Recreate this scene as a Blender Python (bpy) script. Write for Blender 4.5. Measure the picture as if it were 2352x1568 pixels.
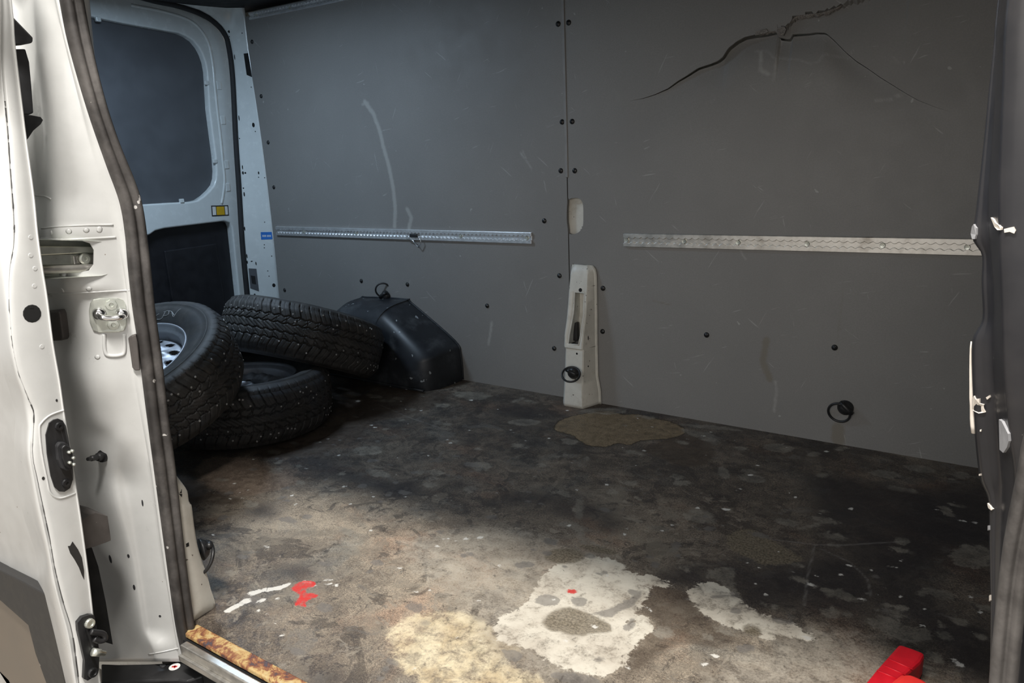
import bpy, bmesh, math, random
import numpy as np
from mathutils import Vector, Matrix, Euler
from mathutils.bvhtree import BVHTree

sc = bpy.context.scene
for o in list(bpy.data.objects):
    bpy.data.objects.remove(o)
C = sc.collection
PI = math.pi
# ------------------------------------------------------------------ camera
F, CX, CY, CH = 1700.0, 1176.0, 784.0, 1.05      # focal length in px, centre, eye height over the cargo floor
AX = np.array([[0.82978857, 0.10758905, -0.54760892],
               [0.55649231, -0.23343058, 0.79738728],
               [-0.04203853, -0.966403, -0.2535705]])   # rows: world X, Y, Z seen in camera (right, down, forward)
cd = bpy.data.cameras.new('camera')
cam = bpy.data.objects.new('camera', cd)
C.objects.link(cam)
cd.sensor_width = 36.0
cd.lens = F / 2352 * 36.0
cd.clip_start = 0.01
R3 = AX @ np.diag([1, -1, -1])
M4 = Matrix([[R3[i][0], R3[i][1], R3[i][2], (0, 0, CH)[i]] for i in range(3)] + [[0, 0, 0, 1]])
cam.matrix_world = M4
sc.camera = cam
# ------------------------------------------------------------------ light
sc.view_settings.view_transform = 'Standard'
sc.view_settings.look = 'None'
sc.view_settings.gamma = 1
sc.view_settings.use_curve_mapping = False
sc.view_settings.exposure = 0.10
w = bpy.data.worlds.new('world')
sc.world = w
w.use_nodes = True
w.node_tree.nodes['Background'].inputs[0].default_value = (1.0, 0.975, 0.94, 1)
w.node_tree.nodes['Background'].inputs[1].default_value = 0.66


def lamp(name, loc, size, power, col, target=None, rot=None):
    l = bpy.data.lights.new(name, 'AREA')
    l.shape = 'RECTANGLE'
    l.size, l.size_y = size
    l.energy = power
    l.color = col
    o = bpy.data.objects.new(name, l)
    C.objects.link(o)
    o.location = loc
    if target is not None:
        o.rotation_euler = (Vector(target) - Vector(loc)).to_track_quat('-Z', 'Y').to_euler()
    if rot:
        o.rotation_euler = rot
    return o


lamp('garage_lamp', (-0.55, -0.02, 3.0), (1.0, 0.20), 118, (1.0, 0.965, 0.915), rot=(math.radians(18), 0, 0))
lamp('cargo_light', (-2.75, 1.65, 1.755), (0.40, 0.16), 15.0, (0.62, 0.80, 1.0), rot=(0, 0, 0))
lamp('frontal_fill', (-0.1, -3.0, 1.9), (2.6, 1.4), 50, (1.0, 0.95, 0.89), target=(-1.1, 2.6, .75))  # unseen frontal fill, added outside the opening to brighten the interior


# ------------------------------------------------------------------ pixel -> place
def ray(px, py):
    return AX @ np.array([px - CX, py - CY, F])


def P(px, py, ax, v):
    d = ray(px, py)
    t = (v - (0, 0, CH)[ax]) / d[ax]
    return Vector((t * d[0], t * d[1], CH + t * d[2]))


def px_of(x, y, z):
    c = AX.T @ (np.array((x, y, z)) - np.array((0, 0, CH)))
    return (CX + F * c[0] / c[2], CY + F * c[1] / c[2])


# ------------------------------------------------------------------ materials
def new_mat(name):
    m = bpy.data.materials.new(name)
    m.use_nodes = True
    nt = m.node_tree
    return m, nt, nt.nodes['Principled BSDF']


class G:
    """small helper for node graphs"""
    def __init__(s, nt):
        s.nt = nt

    def n(s, t, **k):
        x = s.nt.nodes.new(t)
        for a, b in k.items():
            setattr(x, a, b)
        return x

    def put(s, v, sock):
        if isinstance(v, bpy.types.NodeSocket):
            s.nt.links.new(v, sock)
        elif v is not None:
            sock.default_value = v

    def math(s, op, a, b=None, c=None, clamp=False):
        x = s.n('ShaderNodeMath', operation=op)
        x.use_clamp = clamp
        s.put(a, x.inputs[0])
        if b is not None: s.put(b, x.inputs[1])
        if c is not None: s.put(c, x.inputs[2])
        return x.outputs[0]

    def noise(s, scale, detail=4, rough=.55, vec=None, dist=0.0):
        x = s.n('ShaderNodeTexNoise')
        x.inputs['Scale'].default_value = scale
        x.inputs['Detail'].default_value = detail
        x.inputs['Roughness'].default_value = rough
        x.inputs['Distortion'].default_value = dist
        if vec is not None: s.put(vec, x.inputs['Vector'])
        return x.outputs['Fac']

    def coord(s, scale=(1, 1, 1), rot=(0, 0, 0)):
        t = s.n('ShaderNodeTexCoord').outputs['Object']
        m = s.n('ShaderNodeMapping')
        s.put(t, m.inputs[0])
        m.inputs['Scale'].default_value = scale
        m.inputs['Rotation'].default_value = rot
        return m.outputs[0]

    def turned(s, scale, rot, loc):
        t = s.n('ShaderNodeTexCoord').outputs['Object']
        m = s.n('ShaderNodeMapping', vector_type='TEXTURE')
        s.put(t, m.inputs[0])
        m.inputs['Location'].default_value = loc
        m.inputs['Scale'].default_value = tuple(1 / q for q in scale)
        m.inputs['Rotation'].default_value = rot
        return m.outputs[0]

    def rng(s, v, a, b, c=0.0, d=1.0):
        x = s.n('ShaderNodeMapRange')
        x.interpolation_type = 'SMOOTHSTEP'
        s.put(v, x.inputs[0])
        for i, q in enumerate((a, b, c, d)): s.put(q, x.inputs[i + 1])
        return x.outputs[0]

    def mix(s, f, a, b, mode='MIX'):
        x = s.n('ShaderNodeMix', data_type='RGBA', blend_type=mode)
        s.put(f, x.inputs[0])
        for v, i in ((a, 6), (b, 7)):
            if isinstance(v, tuple): v = (*v[:3], 1)
            s.put(v, x.inputs[i])
        return x.outputs[2]

    def ramp(s, v, stops):
        x = s.n('ShaderNodeValToRGB')
        s.put(v, x.inputs[0])
        e = x.color_ramp.elements
        while len(e) < len(stops): e.new(.5)
        for q, (p, c) in zip(e, stops):
            q.position = p
            q.color = (*c, 1)
        return x.outputs[0]

    def attr(s, name):
        x = s.n('ShaderNodeAttribute')
        x.attribute_name = name
        return x.outputs['Fac']

    def bump(s, h, strength, dist, bsdf, normal=None):
        x = s.n('ShaderNodeBump')
        x.inputs['Strength'].default_value = strength
        x.inputs['Distance'].default_value = dist
        s.put(h, x.inputs['Height'])
        if normal is not None: s.put(normal, x.inputs['Normal'])
        s.put(x.outputs[0], bsdf.inputs['Normal'])
        return x.outputs[0]


def simple(name, col, rough=.5, metal=0.0, var=.15, scale=20, bump=0.0, bscale=200, spec=.5, coat=0.0, speck=None, speckscale=90, speckth=.72, dirt=None, dirtscale=4, dirtlo=.5, dirthi=.75):
    m, nt, b = new_mat(name)
    g = G(nt)
    co = g.coord()
    n = g.noise(scale, 5, .6, co)
    c = g.mix(g.rng(n, .3, .7), tuple(x * (1 - var) for x in col), tuple(min(1, x * (1 + var)) for x in col))
    if dirt:
        n3 = g.noise(dirtscale, 8, .65, co)
        c = g.mix(g.rng(n3, dirtlo, dirthi), c, dirt)
    if speck:
        n2 = g.noise(speckscale, 2, .5, co)
        c = g.mix(g.rng(n2, speckth, speckth + .02), c, speck)
    g.put(c, b.inputs['Base Color'])
    g.put(g.rng(n, .3, .7, rough * .85, min(1, rough * 1.15)), b.inputs['Roughness'])
    b.inputs['Metallic'].default_value = metal
    b.inputs['Specular IOR Level'].default_value = spec
    b.inputs['Coat Weight'].default_value = coat
    b.inputs['Coat Roughness'].default_value = .15
    if bump:
        g.bump(g.noise(bscale, 3, .6, co), bump, .001, b)
    return m


M = {}
M['paint'] = simple('white_car_paint', (.61, .612, .598), .32, var=.03, coat=.35, speck=(.25, .2, .15), speckscale=55, speckth=.80, dirt=(.56, .54, .50), dirtlo=.6, dirthi=.85)
M['paint_clean'] = simple('white_paint_rear', (.66, .70, .70), .25, var=.03, coat=.5)
M['paint_worn'] = simple('worn_white_paint', (.62, .60, .54), .4, var=.06, speck=(.16, .14, .12), speckscale=70, speckth=.70, dirt=(.42, .39, .33), dirtlo=.5, dirthi=.8, dirtscale=9)
M['seal'] = simple('dusty_rubber', (.042, .038, .036), .55, var=.35, scale=12, dirt=(.125, .115, .108), dirtscale=9, dirtlo=.40, dirthi=.75, speck=(.50, .48, .46), speckscale=38, speckth=.72, bump=.3, bscale=90)
M['rubber'] = simple('black_rubber', (.022, .022, .024), .75, var=.3)
M['bumper'] = simple('grey_rubber', (.085, .075, .07), .6, var=.2, speck=(.5, .48, .45), speckscale=80, speckth=.76)
M['black'] = simple('black_plastic', (.018, .018, .019), .42, var=.3)
M['void'] = simple('dark_cavity', (.006, .006, .006), .9, var=.1)
M['steel'] = simple('zinc_steel', (.62, .64, .58), .32, metal=.65, var=.12, scale=30)
M['chrome'] = simple('bright_steel', (.80, .80, .80), .16, metal=1.0, var=.05)
M['alu'] = simple('aluminium', (.62, .60, .56), .38, metal=.85, var=.12, scale=40, dirt=(.30, .27, .23), dirtscale=12, dirtlo=.5, dirthi=.8)
M['alu_bright'] = simple('clean_aluminium', (.78, .79, .80), .33, metal=.7, var=.08, scale=60)
M['darkpanel'] = simple('dark_grey_board', (.085, .09, .10), .6, var=.08, scale=8)
M['blackpanel'] = simple('black_door_card', (.012, .012, .015), .5, var=.2)
M['roof'] = simple('dark_headliner', (.02, .02, .022), .8)
M['moulding'] = simple('grey_plastic_moulding', (.028, .027, .026), .5, var=.15, speck=(.3, .28, .26), speckscale=60, speckth=.76)
M['moulding_reflection'] = simple('satin_plastic_brown_reflection', (.165, .135, .105), .35, var=.12, scale=6)  # brown base colour stands in for the floor mirrored in the satin face
M['pillarblack'] = simple('black_pillar_paint', (.019, .019, .022), .36, var=.25, scale=6, spec=.45, coat=.1, dirt=(.042, .037, .033), dirtscale=3, dirtlo=.45, dirthi=.8, speck=(.3, .29, .27), speckscale=70, speckth=.78)
M['chip'] = simple('chipped_primer', (.66, .60, .53), .6, var=.15)
M['chipgrey'] = simple('peeled_film', (.30, .30, .31), .5, var=.15)
M['arch'] = simple('scuffed_black_plastic', (.018, .020, .024), .42, var=.3, scale=6, dirt=(.065, .07, .075), dirtscale=9, dirtlo=.48, dirthi=.75, speck=(.30, .32, .33), speckscale=30, speckth=.70)
M['red'] = simple('red_plastic', (.62, .008, .02), .45, var=.12, bump=.3, bscale=60)
M['red2'] = simple('bright_red_plastic', (.80, .035, .03), .4, var=.08)
M['yellow'] = simple('yellow_sticker', (.65, .40, .01), .5, var=.1)
M['whitest'] = simple('white_sticker', (.75, .75, .73), .5, var=.05)
M['blue'] = simple('blue_sticker', (.02, .16, .55), .5, var=.1)
M['concrete'] = simple('garage_concrete', (.42, .38, .33), .7, var=.15, scale=5, bump=.3)
M['screw'] = simple('black_screw', (.012, .012, .013), .35, var=.2)
M['chalk'] = simple('chalk_marks', (.42, .42, .42), .9, var=.2, scale=150)
M['redink'] = simple('red_ink', (.55, .02, .02), .5)
M['ply'] = simple('torn_plywood', (.20, .185, .17), .9, var=.5, scale=300, bump=1.0, bscale=500)


def rust():
    m, nt, b = new_mat('rusty_yellow_edge')
    g = G(nt)
    co = g.coord((1, 1, 1))
    n = g.noise(22, 8, .7, co, .8)
    c = g.ramp(n, [(.34, (.075, .065, .08)), (.41, (.09, .05, .045)), (.45, (.22, .075, .035)), (.50, (.30, .14, .06)), (.54, (.50, .33, .13)), (.66, (.55, .44, .24))])
    g.put(c, b.inputs['Base Color'])
    b.inputs['Roughness'].default_value = .7
    g.bump(g.noise(120, 3, .6, co), .6, .001, b)
    return m


M['rust'] = rust()


def tyre_mat():
    m, nt, b = new_mat('tyre_rubber')
    g = G(nt)
    co = g.coord()
    n = g.noise(25, 6, .65, co)
    c = g.mix(g.rng(n, .35, .75), (.022, .021, .020), (.055, .050, .046))
    n2 = g.noise(5, 4, .6, co)
    c = g.mix(g.rng(n2, .5, .8), c, (.030, .033, .040))
    g.put(c, b.inputs['Base Color'])
    b.inputs['Roughness'].default_value = .62
    g.bump(g.noise(260, 3, .6, co), .35, .001, b)
    return m


M['tyre'] = tyre_mat()
M['joint'] = simple('grey_joint_profile', (.24, .235, .23), .45, var=.08)
M['stud'] = simple('tyre_stud', (.40, .39, .38), .5, metal=.3, var=.2)
M['rim'] = simple('silver_wheel_paint', (.36, .37, .40), .48, metal=.6, var=.1, dirt=(.12, .11, .11), dirtscale=14, dirtlo=.5, dirthi=.8)


# ------------------------------------------------------------------ object helpers
def link(name, me, mat, parent=None, loc=None, smooth=False):
    o = bpy.data.objects.new(name, me)
    C.objects.link(o)
    if mat is not None:
        me.materials.append(mat)
    if smooth:
        me.polygons.foreach_set('use_smooth', [True] * len(me.polygons))
    if parent is not None:
        o.parent = parent
    if loc is not None:
        o.location = loc
    return o


def mesh(name, vs, fs, mat, parent=None, smooth=False, world=True):
    """verts in world coordinates (parent empties carry only a location) unless world=False"""
    off = Vector((0, 0, 0))
    if parent is not None and world:
        p = parent
        while p is not None:
            off += p.location
            p = p.parent
    me = bpy.data.meshes.new(name)
    me.from_pydata([tuple(Vector(v) - off) for v in vs], [], fs)
    me.update()
    return link(name, me, mat, parent, None, smooth)


def bm_obj(name, bm, mat, parent=None, smooth=False, world=True):
    off = Vector((0, 0, 0))
    if parent is not None and world:
        p = parent
        while p is not None:
            off += p.location
            p = p.parent
    bmesh.ops.recalc_face_normals(bm, faces=bm.faces)
    bmesh.ops.translate(bm, vec=-off, verts=bm.verts)
    me = bpy.data.meshes.new(name)
    bm.to_mesh(me)
    bm.free()
    return link(name, me, mat, parent, None, smooth)


def thing(name, label, cat, loc=(0, 0, 0), group=None, rot=None):
    o = bpy.data.objects.new(name, None)
    C.objects.link(o)
    o.empty_display_size = .05
    o.location = loc
    if rot: o.rotation_euler = rot
    o['label'] = label
    o['category'] = cat
    if group: o['group'] = group
    return o


def struct(o, label):
    o['kind'] = 'structure'
    o['label'] = label
    return o


def bevel(o, w=.003, seg=2, angle=35):
    m = o.modifiers.new('bevel', 'BEVEL')
    m.width = w
    m.segments = seg
    m.limit_method = 'ANGLE'
    m.angle_limit = math.radians(angle)
    return o


def solid(o, t=.002, off=0.0):
    m = o.modifiers.new('solid', 'SOLIDIFY')
    m.thickness = t
    m.offset = off
    return o


def add_box(bm, lo, hi, mtx=None):
    r = bmesh.ops.create_cube(bm, size=1)
    vs = r['verts']
    c = [(a + b) / 2 for a, b in zip(lo, hi)]
    s = [b - a for a, b in zip(lo, hi)]
    for v in vs:
        v.co = Vector([v.co[i] * s[i] + c[i] for i in range(3)])
    if mtx is not None:
        bmesh.ops.transform(bm, matrix=mtx, verts=vs)
    return vs


def box(name, lo, hi, mat, parent=None, bev=0.0, mtx=None, world=True):
    bm = bmesh.new()
    add_box(bm, lo, hi, mtx)
    o = bm_obj(name, bm, mat, parent, world=world)
    if bev: bevel(o, bev)
    return o


def frame_at(p, n, upv=(0, 0, 1)):
    """matrix: local z = n, local y ~ up"""
    n = Vector(n).normalized()
    x = Vector(upv).cross(n).normalized()
    y = n.cross(x)
    return Matrix([[x[i], y[i], n[i], p[i]] for i in range(3)] + [[0, 0, 0, 1]])


def add_lathe(bm, prof, seg=24, mtx=None, sy=1.0):
    rings = []
    for r, z in prof:
        if r < 1e-6:
            rings.append([bm.verts.new((0, 0, z))])
        else:
            rings.append([bm.verts.new((r * math.cos(2 * PI * k / seg), sy * r * math.sin(2 * PI * k / seg), z)) for k in range(seg)])
    for a, b in zip(rings, rings[1:]):
        for k in range(seg):
            q = (k + 1) % seg
            f = [a[k % len(a)], a[q % len(a)], b[q % len(b)], b[k % len(b)]]
            u = []
            for v in f:
                if v not in u: u.append(v)
            if len(u) > 2: bm.faces.new(u)
    vs = [v for r in rings for v in r]
    if mtx is not None: bmesh.ops.transform(bm, matrix=mtx, verts=vs)
    return vs


def add_tube(bm, pts, rad, seg=10, closed=False, flat=1.0):
    pts = [Vector(p) for p in pts]
    n = len(pts)
    rings = []
    prev = None
    for i, p in enumerate(pts):
        a = pts[(i - 1) % n] if (closed or i > 0) else p
        b = pts[(i + 1) % n] if (closed or i < n - 1) else p
        t = (b - a).normalized()
        if prev is None:
            u = t.orthogonal().normalized()
        else:
            u = (prev - t * prev.dot(t)).normalized()
        prev = u
        v = t.cross(u)
        r = rad[i] if isinstance(rad, (list, tuple)) else rad
        rings.append([bm.verts.new(p + r * (math.cos(2 * PI * k / seg) * u + flat * math.sin(2 * PI * k / seg) * v)) for k in range(seg)])
    for i in range(n if closed else n - 1):
        a, b = rings[i], rings[(i + 1) % n]
        for k in range(seg):
            bm.faces.new((a[k], a[(k + 1) % seg], b[(k + 1) % seg], b[k]))
    if not closed:
        bm.faces.new(rings[0][::-1])
        bm.faces.new(rings[-1])


def prism(name, pts, thick, mat, parent=None, bev=0.0):
    """closed outline of world points, extruded by the vector thick"""
    t = Vector(thick)
    n = len(pts)
    vs = [Vector(p) for p in pts] + [Vector(p) + t for p in pts]
    bm = bmesh.new()
    bv = [bm.verts.new(v) for v in vs]
    bm.faces.new(bv[:n])
    bm.faces.new(bv[n:][::-1])
    for i in range(n):
        j = (i + 1) % n
        bm.faces.new((bv[i], bv[j], bv[n + j], bv[n + i]))
    bmesh.ops.triangulate(bm, faces=[f for f in bm.faces if len(f.verts) > 4])
    o = bm_obj(name, bm, mat, parent)
    if bev: bevel(o, bev)
    return o


def smooth_closed(pts, k=4):
    n = len(pts)
    out = []
    for i in range(n):
        p0, p1, p2, p3 = [np.array(pts[(i + j) % n], float) for j in (-1, 0, 1, 2)]
        for q in range(k):
            t = q / k
            out.append(.5 * ((2 * p1) + (-p0 + p2) * t + (2 * p0 - 5 * p1 + 4 * p2 - p3) * t * t + (-p0 + 3 * p1 - 3 * p2 + p3) * t ** 3))
    return out


def smooth_open(pts, k=6):
    n = len(pts)
    out = []
    for i in range(n - 1):
        p0, p1, p2, p3 = [np.array(pts[min(max(i + j, 0), n - 1)], float) for j in (-1, 0, 1, 2)]
        for q in range(k):
            t = q / k
            out.append(.5 * ((2 * p1) + (-p0 + p2) * t + (2 * p0 - 5 * p1 + 4 * p2 - p3) * t * t + (-p0 + 3 * p1 - 3 * p2 + p3) * t ** 3))
    out.append(np.array(pts[-1], float))
    return out


def xat(line, y):
    """x of a polyline [(x, y)...] (y growing) at height y, extended straight"""
    ys = [p[1] for p in line]
    xs = [p[0] for p in line]
    if y <= ys[0]:
        k = (xs[1] - xs[0]) / (ys[1] - ys[0])
        return xs[0] + k * (y - ys[0])
    if y >= ys[-1]:
        k = (xs[-1] - xs[-2]) / (ys[-1] - ys[-2])
        return xs[-1] + k * (y - ys[-1])
    return float(np.interp(y, ys, xs))


def smline(line, k=5):
    return [tuple(p) for p in smooth_open(line, k)]


def loft(name, y0, y1, cols, mat, parent=None, step=18, sub=5, t=.002):
    """sheet through feature lines; cols = [(line, axis, value or fn(row), sharp)]"""
    rows = np.linspace(y0, y1, max(2, int(abs(y1 - y0) / step) + 1))
    cols = [(smline(c[0]) if len(c[0]) > 2 else c[0], *c[1:]) for c in cols]
    vs = []
    W = None
    for y in rows:
        pts = [P(xat(c[0], y), y, c[1], c[2](y) if callable(c[2]) else c[2]) for c in cols]
        line = []
        segs = []
        cur = [pts[0]]
        for c, p in zip(cols[1:], pts[1:]):
            cur.append(p)
            if len(c) > 3 and c[3]:
                segs.append(cur)
                cur = [p]
        if len(cur) > 1: segs.append(cur)
        for si, s in enumerate(segs):
            q = smooth_open([tuple(v) for v in s], sub) if len(s) > 2 else [np.array(s[0]) * (1 - k / sub) + np.array(s[1]) * k / sub for k in range(sub + 1)]
            line += q if si == 0 else q[1:]
        W = len(line)
        vs += [Vector(v) for v in line]
    fs = []
    for i in range(len(rows) - 1):
        for j in range(W - 1):
            a = i * W + j
            fs.append((a, a + W, a + W + 1, a + 1))
    o = mesh(name, vs, fs, mat, parent, smooth=True)
    # normals towards the camera
    me = o.data
    s = 0
    org = Vector((0, 0, CH))
    off = o.matrix_world.translation
    wl = Vector((0, 0, 0))
    p = parent
    while p is not None:
        wl += p.location
        p = p.parent
    for f in list(me.polygons)[::7]:
        s += f.normal.dot(org - (f.center + wl))
    if s < 0:
        me.flip_normals()
    try:
        me.set_sharp_from_angle(angle=math.radians(40))
    except Exception:
        pass
    if t: solid(o, t, -1.0)
    return o


def bvh_of(*objs):
    dg = bpy.context.evaluated_depsgraph_get()
    dg.update()
    vs, fs = [], []
    for o in objs:
        e = o.evaluated_get(dg)
        me = e.to_mesh()
        b = len(vs)
        mw = o.matrix_world
        vs += [mw @ v.co for v in me.vertices]
        fs += [tuple(b + i for i in f.vertices) for f in me.polygons]
        e.to_mesh_clear()
    return BVHTree.FromPolygons(vs, fs)


def hit(b, px, py):
    d = Vector(ray(px, py)).normalized()
    p, n, i, dist = b.ray_cast(Vector((0, 0, CH)), d)
    k = 0
    while p is None and k < 60:
        k += 1
        e = Vector(ray(px + k * .35 * math.cos(k * 2.4), py + k * .35 * math.sin(k * 2.4))).normalized()
        p, n, i, dist = b.ray_cast(Vector((0, 0, CH)), e)
    if p is None:
        raise RuntimeError('no surface at %s %s' % (px, py))
    if n.dot(d) > 0: n = -n
    return p, n


def hole(b, px, py, r, parent, ry=None, mat='void', name='hole', depth=.003):
    """small dark plug set in a surface; r, ry in metres"""
    p, n = hit(b, px, py)
    bm = bmesh.new()
    add_lathe(bm, [(0, .0006), (r * .93, .0006), (r, 0), (r, -depth), (0, -depth)], 14, None)
    s = Matrix.Diagonal((1, (ry or r) / r, 1, 1))
    bmesh.ops.transform(bm, matrix=frame_at(p, n) @ s, verts=bm.verts)
    return bm_obj(name, bm, M[mat], parent)


def decal(b, pix, parent, mat, name, lift=.0008, thick=.0008):
    """thin plate following a traced outline on a surface"""
    ps, ns = zip(*[hit(b, *q) for q in pix])
    n = sum(ns, Vector()).normalized()
    return prism(name, [p + n * lift for p in ps], -n * (thick + lift), mat, parent)


# ------------------------------------------------------------------ stains: signed distance fields stored on a grid
def sdf_poly(X, Y, poly, margin=.06, sm=3):
    """>0 inside"""
    poly = np.array(smooth_closed(poly, sm) if sm > 1 else poly, float)
    out = np.full(X.shape, -margin)
    x0, y0 = poly.min(0) - margin
    x1, y1 = poly.max(0) + margin
    m = (X > x0) & (X < x1) & (Y > y0) & (Y < y1)
    if not m.any(): return out
    px, py = X[m], Y[m]
    d = np.full(px.shape, 1e9)
    ins = np.zeros(px.shape, bool)
    n = len(poly)
    for i in range(n):
        a = poly[i]
        b = poly[(i + 1) % n]
        ab = b - a
        L = (ab ** 2).sum() + 1e-12
        t = np.clip(((px - a[0]) * ab[0] + (py - a[1]) * ab[1]) / L, 0, 1)
        d = np.minimum(d, np.hypot(px - a[0] - t * ab[0], py - a[1] - t * ab[1]))
        if a[1] != b[1]:
            c = ((a[1] > py) != (b[1] > py)) & (px < (b[0] - a[0]) * (py - a[1]) / (b[1] - a[1]) + a[0])
            ins ^= c
    out[m] = np.where(ins, d, -np.minimum(d, margin))
    return out


def sdf_line(X, Y, pts, width, margin=.03):
    pts = np.array(pts, float)
    out = np.full(X.shape, -margin)
    x0, y0 = pts.min(0) - margin
    x1, y1 = pts.max(0) + margin
    m = (X > x0) & (X < x1) & (Y > y0) & (Y < y1)
    if not m.any(): return out
    px, py = X[m], Y[m]
    d = np.full(px.shape, 1e9)
    for a, b in zip(pts, pts[1:]):
        ab = b - a
        t = np.clip(((px - a[0]) * ab[0] + (py - a[1]) * ab[1]) / ((ab ** 2).sum() + 1e-12), 0, 1)
        d = np.minimum(d, np.hypot(px - a[0] - t * ab[0], py - a[1] - t * ab[1]))
    out[m] = width / 2 - np.minimum(d, margin)
    return out


def set_attr(me, name, arr):
    a = me.attributes.new(name, 'FLOAT', 'POINT')
    a.data.foreach_set('value', np.asarray(arr, np.float32))


def Z5(*q): return [(400 + x / 2.138, 850 + y / 2.138) for x, y in q]
def Z6(*q): return [(1200 + x / 2.042, 900 + y / 2.042) for x, y in q]
def onfloor(q, z=0.0): return [tuple(P(x, y, 2, z)[:2]) for x, y in q]
def onwall(q, y=2.613): return [(P(a, b, 1, y)[0], P(a, b, 1, y)[2]) for a, b in q]
def ell6(cx, cy, rx, ry, rot=0, n=10):
    c, s = math.cos(math.radians(rot)), math.sin(math.radians(rot))
    return Z6(*[(cx + rx * math.cos(2 * PI * k / n) * c - ry * math.sin(2 * PI * k / n) * s,
                 cy + rx * math.cos(2 * PI * k / n) * s + ry * math.sin(2 * PI * k / n) * c) for k in range(n)])
def ell5(cx, cy, rx, ry, rot=0, n=10):
    return [(400 + (1200 + 0) * 0 + x, y) for x, y in [((cx + rx * math.cos(2 * PI * k / n) * math.cos(math.radians(rot)) - ry * math.sin(2 * PI * k / n) * math.sin(math.radians(rot))) / 2.138,
            850 + (cy + rx * math.cos(2 * PI * k / n) * math.sin(math.radians(rot)) + ry * math.sin(2 * PI * k / n) * math.cos(math.radians(rot))) / 2.138) for k in range(n)]]


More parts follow.
